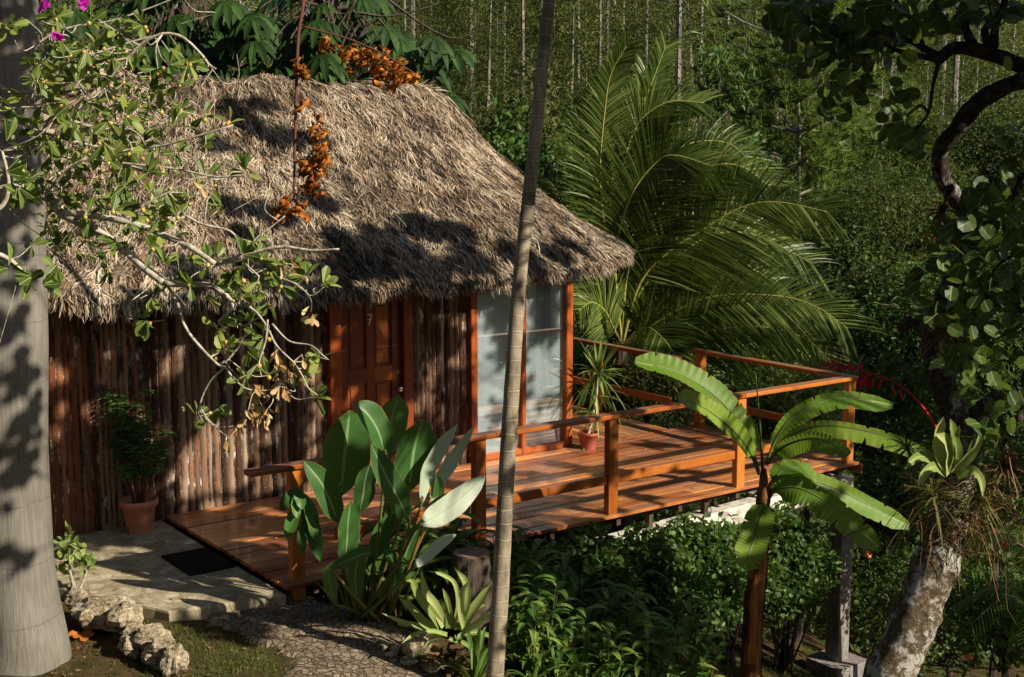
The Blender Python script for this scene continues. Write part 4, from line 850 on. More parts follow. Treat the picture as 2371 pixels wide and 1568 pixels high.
shrub(PX(1150, 400, 23), (.9, .8, .9), 'bright leafed bush peeping over the thatch slope', 'shrub', HEART, 90, 22, (.1, .17), (.07, .12), crad=.3)
shrub(PX(1290, 470, 22), (.9, .8, 1.2), 'dark bush between the thatch and the coconut palm', 'shrub', HEART, 110, 24, (.1, .16), (.07, .1), crad=.3)
# strap leaved lilies
def lily(c, h, nl, label=None, group=None, root=None, mat='strap', wdt=.022):
    o = thing('ginger_lily', label, 'plant', c, group); k = MB(); s = MB(); c = np.array(c, float)
    for q_ in range(nl):
        a = rng.random()*6.28; R = rng.uniform(.05, .3)*h; hh = h*rng.uniform(.6, 1.1); top = c+np.array([math.cos(a)*R, math.sin(a)*R, hh]); b = c+np.array([math.cos(a)*.05, math.sin(a)*.05, 0]); P = catm([b, (b+top)/2+np.array([0, 0, .05]), top], 8); s.tube(P, np.linspace(.007, .003, 8), 5)
        for i in range(2, 8):
            ph = a+(i % 2)*3.1+rng.normal()*.5; d = np.array([math.cos(ph), math.sin(ph), .9]); L = h*rng.uniform(.28, .46); Pp = np.array([P[i]+d*L*f+np.array([0, 0, -.9*L*f*f]) for f in np.linspace(0, 1, 7)])
            k.blade(Pp, wdt*np.array([.35, .8, 1, .95, .75, .45, .03])*h/.5, nz(np.array([0, 0, 1.])-d*.4), .3, nx=3)
    s.build('stems', M['stem'], o); k.build('foliage', M[mat], o); return o
LG = 'narrow leaved ginger lilies on the bank'; LL = 'narrow leaved ginger lily among others on the bank right of the slender palm'
l0 = lily((0, 0, 0), .55, 9, LL, LG, wdt=.026); l1 = lily((0, 0, 0), .55, 6, LL, LG, wdt=.032)
spots = [(1215, 1430, 10.0), (1260, 1480, 9.8), (1300, 1400, 10.4), (1340, 1520, 9.7), (1390, 1450, 10.3), (1430, 1530, 9.9), (1480, 1480, 10.4), (1530, 1560, 10.0), (1230, 1560, 9.2), (1300, 1590, 9.2), (1580, 1500, 10.8), (1620, 1590, 10.2), (1250, 1350, 10.6), (1400, 1600, 9.4), (1350, 1350, 10.8), (1200, 1510, 9.5), (1500, 1620, 9.6), (1450, 1380, 11.0)]
for i, (x, y, Y) in enumerate(spots):
    q = A(x, y, Y); src = (l0, l1)[i % 2]; z = float(gz(q[0], q[1])); 
    if i < 2: src.location = (q[0], q[1], z); src.rotation_euler.z = i*2.
    else: dup(src, (q[0], q[1], z), rng.random()*6.28, rng.uniform(.75, 1.25))
sg_ = 'spiky strap leaved plants around the slender palm'; sl_ = 'spiky strap leaved plant on the bank near the slender palm'
def spiky():
    o = thing('strap_plant', sl_, 'plant', (0, 0, 0), sg_); k = MB()
    for q_ in range(22):
        a = rng.random()*6.28; e = rng.uniform(.5, 1.45); d = np.array([math.cos(a)*math.cos(e), math.sin(a)*math.cos(e), math.sin(e)]); L = rng.uniform(.3, .62); Pp = np.array([d*L*f+np.array([0, 0, -.35*L*f**3]) for f in np.linspace(0, 1, 8)]); k.blade(Pp, .016*np.array([.7, 1, 1, 1, .9, .7, .4, .03]), nz(np.cross(np.cross(d, Z3), d))+SUN*.2, .35, nx=3)
    k.build('leaves', M['strap'], o); return o
s0, s1 = spiky(), spiky()
for i, (x, y, Y) in enumerate([(1195, 1460, 9.2), (1235, 1520, 9.0), (1290, 1540, 9.1), (1225, 1380, 9.6), (1350, 1560, 9.2), (1420, 1560, 9.3), (1280, 1440, 9.5), (1470, 1580, 9.5), (1330, 1470, 9.6), (1540, 1590, 9.6), (1100, 1560, 8.6), (1400, 1490, 9.7)]):
    q = A(x, y, Y); z = float(gz(q[0], q[1]))
    if i < 2: (s0, s1)[i].location = (q[0], q[1], z)
    else: dup((s0, s1)[i % 2], (q[0], q[1], z), rng.random()*6.28, rng.uniform(.8, 1.3))
LG2 = 'ginger lilies behind the stump'
for i, (x, y, Y) in enumerate([(1010, 1330, 9.7), (1060, 1300, 9.9), (1150, 1300, 10.0), (930, 1330, 9.7), (1200, 1330, 10.1)]):
    q = A(x, y, Y); d = dup(l0, (q[0], q[1], float(gz(q[0], q[1]))), rng.random()*6, 1.0+.5*rng.random(), 'leafy ginger lily between the big ginger plant and the deck edge'); d['group'] = LG2

# ------------------------------------------------------------------ coconut palm behind the deck
YC = 18.6; cb = A(1440, 800, YC); czg = float(gz(cb[0], cb[1])); cp = thing('coconut_palm', 'young coconut palm with long arching fronds behind the hut and deck', 'palm tree', (cb[0], cb[1], czg))
k = MB(); k.tube([(cb[0], cb[1], z) for z in np.linspace(czg-.2, cb[2], 10)], np.linspace(.2, .15, 10), 16, wob=.1); k.build('trunk', M['darkbark'], cp)
CB = (1440, 800)
FR = [([CB, (1400, 620), (1362, 475), (1348, 341), (1352, 250), (1392, 190)], 0, 75), ([CB, (1420, 640), (1394, 480), (1390, 374), (1402, 243), (1415, 171), (1450, 108)], -.3, 90),
      ([CB, (1425, 640), (1440, 450), (1470, 290), (1510, 190), (1542, 105)], .4, 95), ([CB, (1422, 620), (1430, 480), (1446, 370), (1470, 300), (1500, 262), (1555, 235), (1630, 238)], -.2, 120),
      ([CB, (1425, 600), (1461, 456), (1520, 376), (1565, 360), (1650, 385)], -.6, 140), ([CB, (1450, 650), (1480, 560), (1515, 498), (1579, 423), (1651, 384), (1720, 387), (1783, 433)], -.4, 150),
      ([CB, (1480, 660), (1540, 590), (1620, 536), (1716, 481), (1800, 468), (1915, 490)], -.8, 160), ([CB, (1500, 760), (1580, 712), (1650, 688), (1730, 682), (1830, 690), (1900, 716), (1962, 760)], -1.2, 160),
      ([CB, (1510, 820), (1590, 785), (1660, 765), (1760, 757), (1860, 782), (1928, 843)], -1.4, 130), ([CB, (1480, 680), (1560, 600), (1650, 545), (1750, 545), (1880, 610)], .5, 150),
      ([CB, (1400, 700), (1370, 600), (1340, 520), (1280, 430), (1260, 410)], .6, 110), ([CB, (1430, 640), (1470, 480), (1560, 350), (1680, 330), (1760, 400)], .7, 130),
      ([CB, (1420, 760), (1400, 720), (1370, 700), (1340, 720)], -1., 90), ([CB, (1480, 760), (1530, 700), (1620, 640), (1720, 620), (1800, 650)], .2, 140), ([CB, (1470, 790), (1500, 760), (1540, 790), (1580, 850)], -1.5, 110), ([CB, (1430, 640), (1450, 400), (1490, 250), (1500, 170)], .9, 110)]
for pts, dY, ll in FR:
    P = px_path(pts, YC, YC+dY, 60); rb_ = MB(); rb_.tube(P, np.linspace(.024, .004, 60), 5, r=.5); ro = rb_.build('frond', M['corib'], cp, True)
    T = nz(np.gradient(P, axis=0)); k = MB(); m_ = 150; fi = np.linspace(11, 58.9, m_); ii = fi.astype(int); fr_ = (fi-ii)[:, None]; Pb = P[ii]*(1-fr_)+P[ii+1]*fr_; Tb = T[ii]
    upv = nz(np.array([.1, -.9, .55])+rng.normal(size=3)*.25)
    for sg in (-1, 1):
        S = nz(np.cross(Tb, upv))*sg; v = (fi-11)/48; L = 1.28*ll*YC/3000*(.45+.55*np.sin(np.clip(v*1.15+.15, 0, 1)*np.pi))*(.9+.2*rng.random(m_)); sw = .45+.9*v
        D = nz(S+Tb*sw[:, None]+upv*.25+rng.normal(size=(m_, 3))*.05); nseg = 6; f = np.linspace(0, 1, nseg); V = np.zeros((m_, nseg, 2, 3)); dr_ = rng.uniform(.12, .45, m_)*(1. if sg < 0 else .8)
        Wd = nz(np.cross(D, np.cross(upv, D))*.35+Tb*.9+rng.normal(size=(m_, 3))*.3)
        for q_ in range(nseg):
            c = Pb+D*(L*f[q_])[:, None]+np.array([0, 0, -1.])*(L*dr_*f[q_]**2)[:, None]*.62
            w = Wd*(.0135*(.5, .95, 1., .85, .55, .05)[q_]); V[:, q_, 0] = c-w; V[:, q_, 1] = c+w
        b = np.arange(m_)[:, None, None]*nseg*2; q4 = np.array([[2*x, 2*x+1, 2*x+3, 2*x+2] for x in range(nseg-1)])[None]; rn = np.clip(rng.random(m_)*.55+rng.random()*.45, 0, 1)
        Q = np.zeros((m_, nseg, 2, 3)); Q[..., 0] = rn[:, None, None]; Q[..., 2] = f[None, :, None]; Q[..., 1] = .5; k.add(V.reshape(-1, 3), [(b+q4).reshape(-1, 4)], Q.reshape(-1, 3))
    k.build('leaflets', M['coco'], ro)['kind'] = 'stuff'

# ------------------------------------------------------------------ umbrella trees behind the roof (dark lobed leaves)
def cecropia(label, clusters, Yc, base_px, twigs):
    cs = [A(x, y, Yc+rng.uniform(-.8, .8)) for x, y in clusters]; b = A(base_px[0], base_px[1], Yc); zg = float(gz(b[0], b[1])); o = thing('umbrella_tree', label, 'tree', (b[0], b[1], zg))
    k = MB()
    for c in cs:
        for q_ in range(2):
            cc = c+rng.normal(size=3)*.28; n_ = 9; R = rng.uniform(.26, .40); ax = nz(np.array([rng.normal()*.3, -.5, 1.])); e1 = nz(np.cross(ax, X3)); e2 = np.cross(ax, e1); an = np.linspace(0, 6.28, n_, endpoint=False)+rng.random()
            for a in an:
                d = e1*math.cos(a)+e2*math.sin(a); Pp = np.array([cc+d*R*f+np.array([0, 0, -.75*R*f*f]) for f in np.linspace(0, 1, 5)]); k.blade(Pp, R*np.array([.05, .16, .19, .15, .02]), ax, .2, nx=3)
    k.build('leaves', M['cecr'], o); s = MB(); tr_ = catm([(b[0], b[1], zg-.2), b+np.array([0, 0, .3]), A(base_px[0]+15, -60, Yc)], 20); s.tube(tr_, np.linspace(.13, .06, 20), 8); s.build('trunk', M['darkbark'], o)
    s = MB()
    for c in cs: s.tube(catm([tr_[int(rng.integers(8, 19))], (tr_[14]+c)/2+np.array([0, 0, .3]), c], 8), np.linspace(.03, .01, 8), 5, cap=False)
    for tw in twigs: s.tube(px_path(tw, Yc-1, Yc-1, 14), np.linspace(.022, .008, 14), 5, cap=False)
    s.build('branches', M['darkbark'], o); return o
cecropia('umbrella tree with dark drooping lobed leaves over the left end of the roof', [(x, y) for x, y in [(300, 30), (330, 90), (370, 60), (350, 140), (400, 110), (420, 20), (430, 150), (460, 90), (500, 120), (480, 30), (530, 60), (390, 180), (320, 170), (270, 80), (560, 30), (440, 60), (360, 20), (500, 160), (300, 130), (250, 20), (410, 80), (340, 40), (540, 100), (450, 20), (380, 100), (440, 190), (290, 200), (200, 100), (160, 60), (220, 160)]], 20.5, (420, 250), [])
cecropia('umbrella tree with dark drooping lobed leaves above the middle of the ridge', [(600, 20), (620, 70), (650, 30), (610, 130), (650, 110), (690, 150), (700, 40), (720, 90), (760, 60), (790, 30), (760, 120), (800, 100), (830, 60), (840, 130), (870, 100), (900, 130), (900, 70), (930, 140), (960, 150), (980, 170), (860, 20), (640, 165), (730, 150), (1000, 180), (580, 60), (740, 20), (670, 80), (820, 20), (780, 150), (660, 140)], 20.5, (760, 260), [[(900, 0), (940, 30), (1000, 70), (1060, 90), (1130, 60), (1170, 55)], [(830, 30), (900, 38), (980, 20), (1020, 5)], [(830, -20), (815, 20), (800, 60)]])

# ------------------------------------------------------------------ right hand broadleaf tree behind (Y 22..40)
def bigtree(c, R, label, mat, tmpl, ncl, per, L, W, crad, zbase=None, group=None, tr=.18, name='leafy_tree'):
    c = np.array(c, float); zg = float(gz(c[0], c[1])); o = thing(name, label, 'tree', (c[0], c[1], zg), group); pts = blobpts(c, R, ncl, -.8, .35); k = MB(); cloud(k, tmpl, pts, crad, per, L, W, .7); k.build('crown', M[mat], o)
    s = MB(); top = c+np.array([0, 0, R[2]*.3]); trk = catm([(c[0], c[1], zg-.2), (c[0]+.2, c[1], (zg+c[2])/2), top], 14); s.tube(trk, np.linspace(tr, tr*.3, 14), 8)
    for p in pts[::4]: s.tube(catm([trk[int(rng.integers(6, 13))], (top+p)/2+np.array([0, 0, -.1]), p], 6), np.linspace(tr*.22, .012, 6), 5, cap=False)
    s.build('trunk', M['darkbark'], o); return o
bigtree(PX(2130, 640, 27), (3.0, 2.2, 2.2), 'feathery leafed tree right of the coconut palm', 'tree_leaf', RHOMB, 520, 70, (.09, .16), (.03, .05), .45)
bigtree(PX(2010, 780, 23), (1.8, 1.5, 2.0), 'dark small leafed tree low behind the coconut fronds', 'tree_leaf', OBOV, 300, 34, (.08, .15), (.04, .07), .35)
bigtree(PX(2180, 830, 21), (1.5, 1.3, 1.8), 'glossy leafed small tree in the middle right', 'shrub', OBOV, 260, 32, (.10, .17), (.035, .06), .35)
bigtree(PX(2330, 820, 19), (1.4, 1.2, 1.6), 'bushy bright green tree at the right edge', 'shrub', OBOV, 240, 30, (.09, .14), (.04, .06), .32)
bigtree(PX(2360, 420, 34), (3.2, 2.5, 2.6), 'round leafy tree at the right edge of the hillside foot', 'tree_leaf', RHOMB, 380, 70, (.09, .16), (.04, .07), .55)
bigtree(PX(1960, 400, 40), (3.5, 2.5, 2.0), 'yellow flecked tree at the hillside foot', 'far_leaf', RHOMB, 380, 70, (.09, .16), (.04, .07), .55)
bigtree(PX(2200, 470, 38), (3.5, 2.5, 2.0), 'olive green tree at the hillside foot', 'far_leaf', RHOMB, 380, 70, (.09, .16), (.04, .07), .55)
bigtree(PX(1665, 185, 26), (.6, .6, .75), 'drooping leafed tree behind the top of the coconut palm', 'shrub', OBOV, 30, 14, (.16, .26), (.06, .09), .26, tr=.05)
bigtree(PX(1690, 320, 24), (.7, .5, .4), 'small drooping leafed tree right of the palm top', 'shrub', OBOV, 14, 16, (.14, .22), (.05, .08), .24, tr=.04)

bigtree((11.6, 11.2, 4.8), (1.3, 1.2, 2.2), 'small dense unseen tree added beyond the right edge for its shade', 'tree_leaf', OBOV, 160, 34, (.12, .2), (.08, .12), .35)  # two unseen trees added to throw shade over the right side bushes
bigtree((14.5, 10.3, 6.2), (1.6, 1.4, 2.4), 'taller dense unseen tree added beyond the right edge for its shade', 'tree_leaf', OBOV, 160, 34, (.14, .22), (.08, .13), .4)
# ------------------------------------------------------------------ nearer pine with long needles
def pine_near(c, h, r0, label, nbr, Lb, cone=None):
    zg = float(gz(c[0], c[1])); b = np.array([c[0], c[1], zg]); o = thing('long_needled_pine', label, 'pine tree', b); s = MB(); tk = catm([b, b+np.array([.2, 0, h/2]), b+np.array([0, 0, h])], 20); s.tube(tk, np.linspace(r0, r0*.25, 20), 8)
    k = MB(); dk = MB()
    for q_ in range(nbr):
        i = int(rng.integers(3, 19)); a = rng.random()*6.28; L = Lb*rng.uniform(.5, 1)*(1.1-.5*i/20); d = np.array([math.cos(a), math.sin(a)*.8, .15]); P = catm([tk[i], tk[i]+d*L*.5+np.array([0, 0, .1]), tk[i]+d*L+np.array([0, 0, .25*L])], 9); s.tube(P, np.linspace(.05, .012, 9), 5, cap=False)
        for f in range(3, 9):
            for rep in range(4):
                c0 = P[f]+rng.normal(size=3)*.32; n_ = 30; D = nz(nz(d+np.array([0, 0, .7])+rng.normal(size=3)*.4)*1.0+rng.normal(size=(n_, 3))*.5)
                (k if not (i < 7 and rng.random() < .12) else dk).leaves(NEED, np.repeat(c0[None], n_, 0), D, rdir(n_), rng.uniform(.22, .36, n_), .028, rng.random(n_)*.5+rng.random()*.5)
    s.build('trunk', M['pinebark'], o); k.build('crown', M['needle_near'], o)
    if dk.n: dk.build('dead_needles', M['needle_dead'], o)
pine_near(A(1830, 600, 30), 13.5, .09, 'near pine with long soft needles and some dead red tufts', 74, 3.2)
pine_near(A(2020, 600, 36), 14, .09, 'second near pine further right with long soft needles', 50, 3.0)

# ------------------------------------------------------------------ pine forest on the hillside
def pine_proto(h, r0, lab, grp, seed):
    g = np.random.default_rng(seed); o = thing('hillside_pine', lab, 'pine tree', (0, 0, 0), grp); s = MB(); s.tube([(0, 0, -1), (g.normal()*.08, 0, h*.5), (g.normal()*.15, 0, h)], [r0, r0*.8, r0*.25], 6, cap=False); s.build('trunk', M['pinebark'], o)
    k = MB(); cs = []
    for q_ in range(62):
        z = h*(.14+.86*g.random()**.9); a = g.random()*6.28; R = g.uniform(.5, 2.0)*(1.25-z/h)*1.3; cs.append((R*math.cos(a), R*math.sin(a), z+R*.25))
    cs = np.array(cs); per = 44; n = len(cs)*per; P = np.repeat(cs, per, 0)+g.normal(size=(n, 3))*np.array([.42, .42, .30]); D = nz(g.normal(size=(n, 3))+np.array([0, 0, .2])); cl = np.repeat(g.random(len(cs)), per)
    k.leaves(RHOMB, P, D, nz(g.normal(size=(n, 3))), g.uniform(.16, .34, n), .055, .5*g.random(n)+.5*cl); k.build('crown', M['needle'], o); return o
PG = 'pines on the hillside'; PL = 'slim pale trunked pine in the forest covering the hillside'
protos = [pine_proto(h, r, PL, PG, sd) for h, r, sd in ((15, .10, 1), (17, .13, 2), (13, .09, 3), (19, .14, 4), (11, .08, 5))]
cnt = 0; tries = 0; placed = []
while cnt < 285 and tries < 60000:
    tries += 1; y = rng.uniform(50, 165)**1.; x = rng.uniform(-.44, .44)*y
    if rng.random() > (60/y)**.6 or any((x-a)**2+(y-b)**2 < (1.3+y*.018)**2 for a, b in placed): continue
    px_, py_ = pj(np.array([x, y, float(gz(x, y))+8]))
    if px_ < -60 or px_ > 2430: continue
    placed.append((x, y)); z = float(gz(x, y))
    if cnt < 5: o = protos[cnt]; o.location = (x, y, z)
    else: o = dup(protos[int(rng.integers(0, 5))], (x, y, z), rng.random()*6.28, rng.uniform(.85, 1.2))
    cnt += 1
HG = 'rounded trees at the foot of the hillside'; HL = 'rounded leafy tree among others at the foot of the pine hillside'
def far_proto(mat, tm): return bigtree((0., 60., float(gz(0., 60.))+2.6), (2.6, 2.2, 2.1), HL, mat, tm, 150, 60, (.12, .24), (.06, .11), .62, group=HG, tr=.09)
fp = [far_proto('far_leaf', RHOMB), far_proto('tree_leaf', OBOV), far_proto('shrub', RHOMB), far_proto('needle_near', RHOMB)]
fspots = [(-16, 52), (-11, 62), (-8, 50), (-3.5, 56), (-1, 47), (.8, 52), (2.2, 44), (4.5, 58), (7, 50), (9.5, 62), (12, 48), (14.5, 56), (17, 50), (19, 64), (21, 52), (6, 70), (-6, 72), (13, 74), (1.5, 66), (22, 74), (10, 42), (15, 42), (18.5, 44)]
for i, (x, y) in enumerate(fspots):
    z = float(gz(x, y)); src = fp[i % 4]
    if i < 4: src.location = (x, y, z)
    else: dup(src, (x, y, z), rng.random()*6.28, rng.uniform(.6, 1.15))
# undergrowth on the hillside (uncountable)
n = 6000; y = rng.uniform(30, 150, n)**1.; x = rng.uniform(-.46, .46, n)*y; c = np.stack([x, y, gz(x, y)+rng.uniform(.2, 1.0, n)*(1+y*.006)], 1)
k = MB(); s_ = 1+y*.007; bl_ = np.random.default_rng(8).random(4000)[((np.floor(x/(3+y*.03))*57+np.floor(y/7)*131).astype(int)) % 4000]
per = 64; N_ = n*per; off = nz(rng.normal(size=(N_, 3)))*(rng.random((N_, 1))**.4)*np.repeat(.9*s_, per)[:, None]; off[:, 2] *= 1.1
k.leaves(RHOMB, np.repeat(c, per, 0)+off, rdir(N_, .2), nz(rdir(N_)+SUN*.5), rng.uniform(.07, .15, N_)*np.repeat(s_, per), rng.uniform(.03, .07, N_)*np.repeat(s_, per), np.clip(.25*rng.random(N_)+.35*np.repeat(rng.random(n)**1.6, per)+.45*np.repeat(bl_, per), 0, 1))
tag(k.build('undergrowth', M['far_leaf']), kind='stuff')
# valley scrub behind the deck on the right (uncountable)
n = 1500; y = rng.uniform(17, 34, n); x = rng.uniform(-.1, .5, n)*y; m_ = (x > 3.2) | (y > 21); x, y = x[m_], y[m_]; n = len(x); c = np.stack([x, y, gz(x, y)+rng.uniform(.2, 1.6, n)], 1); k = MB(); cloud(k, OBOV, c, .7, 34, (.10, .2), (.05, .09), .6); tag(k.build('valley_scrub', M['tree_leaf']), kind='stuff')
# bank cover under the deck
n = 520; xy = scatter_ground(n, lambda x, y: (lambda X, Yp_: (X > 1180) & (X < 2500) & (y > 9.6) & (y < 15.9) & ((Yp_ < 1400) | (X > 2100)) & ((X < 1880) | (X > 2090)))(*px_of(x, y))); c = np.c_[xy, gz(xy[:, 0], xy[:, 1])+.1]; k = MB(); cloud(k, HEART, c, .22, 20, (.04, .08), (.03, .055), .7); tag(k.build('ground_cover', M['shrub']), kind='stuff')
# ------------------------------------------------------------------ leaning lichen covered tree at the right
YT = 8.4
lt0 = A(2075, 1650, YT); ltr = thing('lichen_tree', 'leaning lichen spotted tree with crooked dark limbs and round leaves at the right', 'tree', (lt0[0], lt0[1], float(gz(lt0[0], lt0[1]))))
tp = [(2010, 1700, 60, 8.2), (2045, 1600, 58, 8.25), (2095, 1490, 56, 8.3), (2142, 1370, 54, 8.4), (2186, 1255, 52, 8.5), (2215, 1160, 46, 8.6), (2225, 1060, 36, 8.7), (2205, 950, 32, 8.8), (2170, 850, 30, 8.8), (2165, 760, 27, 8.8), (2200, 670, 25, 8.7), (2240, 580, 25, 8.6), (2243, 505, 21, 8.5), (2212, 458, 19, 8.45), (2182, 410, 19, 8.4), (2176, 352, 18, 8.3), (2215, 300, 20, 8.2), (2262, 240, 21, 8.1), (2330, 200, 19, 8.0), (2420, 165, 22, 7.9), (2560, 60, 24, 7.7)]
P = catm([A(a, b, d) for a, b, c, d in tp], 130); R = catm([(c*d/3000, 0, 0) for a, b, c, d in tp], 130)[:, 0]
R = R*(1+.06*np.sin(np.arange(130)*.9)+.04*np.sin(np.arange(130)*2.3)); k = MB(); k.tube(P[:42], R[:42], 26, wob=.10); k.build('trunk', M['lichen'], ltr, True); k = MB(); k.tube(P[41:], R[41:], 22, wob=.12); k.build('upper_trunk', M['lichen_shaded'], ltr, True)
k = MB()
def limb(pts, r0, r1, Y0=8.0, Y1=8.2, n=24, wob=.15):
    P = px_path(pts, Y0, Y1, n); k.tube(P, np.linspace(r0, r1, n)*8/3000, 9, wob=wob); return P
limb([(2430, 175), (2371, 155), (2310, 130), (2250, 114), (2205, 112), (2180, 132), (2175, 140)], 20, 12)
limb([(2180, 134), (2150, 118), (2110, 96), (2060, 78), (2020, 45), (1960, 20)], 10, 3); limb([(2176, 138), (2140, 132), (2095, 122), (2050, 112), (2000, 122)], 9, 3)
limb([(2175, 140), (2160, 200), (2150, 260), (2120, 300), (2105, 310)], 5, 2); limb([(2290, 122), (2255, 105), (2235, 60), (2245, 10), (2230, -60)], 13, 6); limb([(2300, 110), (2305, 60), (2325, 10), (2335, -60)], 11, 7); limb([(2290, 110), (2280, 70), (2300, 40), (2280, -40)], 10, 6)
limb([(2150, 262), (2130, 245), (2090, 275), (2040, 300)], 4, 2); limb([(2140, 118), (2120, 60), (2080, 10), (2060, -40)], 6, 4); limb([(2235, 60), (2180, 55), (2120, 60), (2060, 75)], 4, 2)
limb([(2371, 930), (2330, 915), (2290, 935), (2250, 970)], 26, 22, 8.9, 8.8); limb([(2170, 770), (2120, 745), (2085, 760)], 28, 14, 8.9, 9.1)
limb([(2371, 400), (2350, 450), (2345, 520), (2371, 560)], 5, 4); limb([(2430, 560), (2330, 600), (2290, 640)], 5, 3)
# limbs going up beyond the frame to the crown that shades the hut
def limb3(a, b, bend, r0, r1): 
    a, b = np.array(a, float), np.array(b, float); k.tube(catm([a, (a+b)/2+np.array(bend), b], 14), np.linspace(r0, r1, 14), 7, wob=.12)
root = A(2560, 60, 7.7)
k.tube(catm([root, root+np.array([.5, .3, .5]), np.array([6.0, 8.8, 5.6]), np.array([6.6, 9.2, 7.0])], 16), np.linspace(.07, .04, 16), 8)
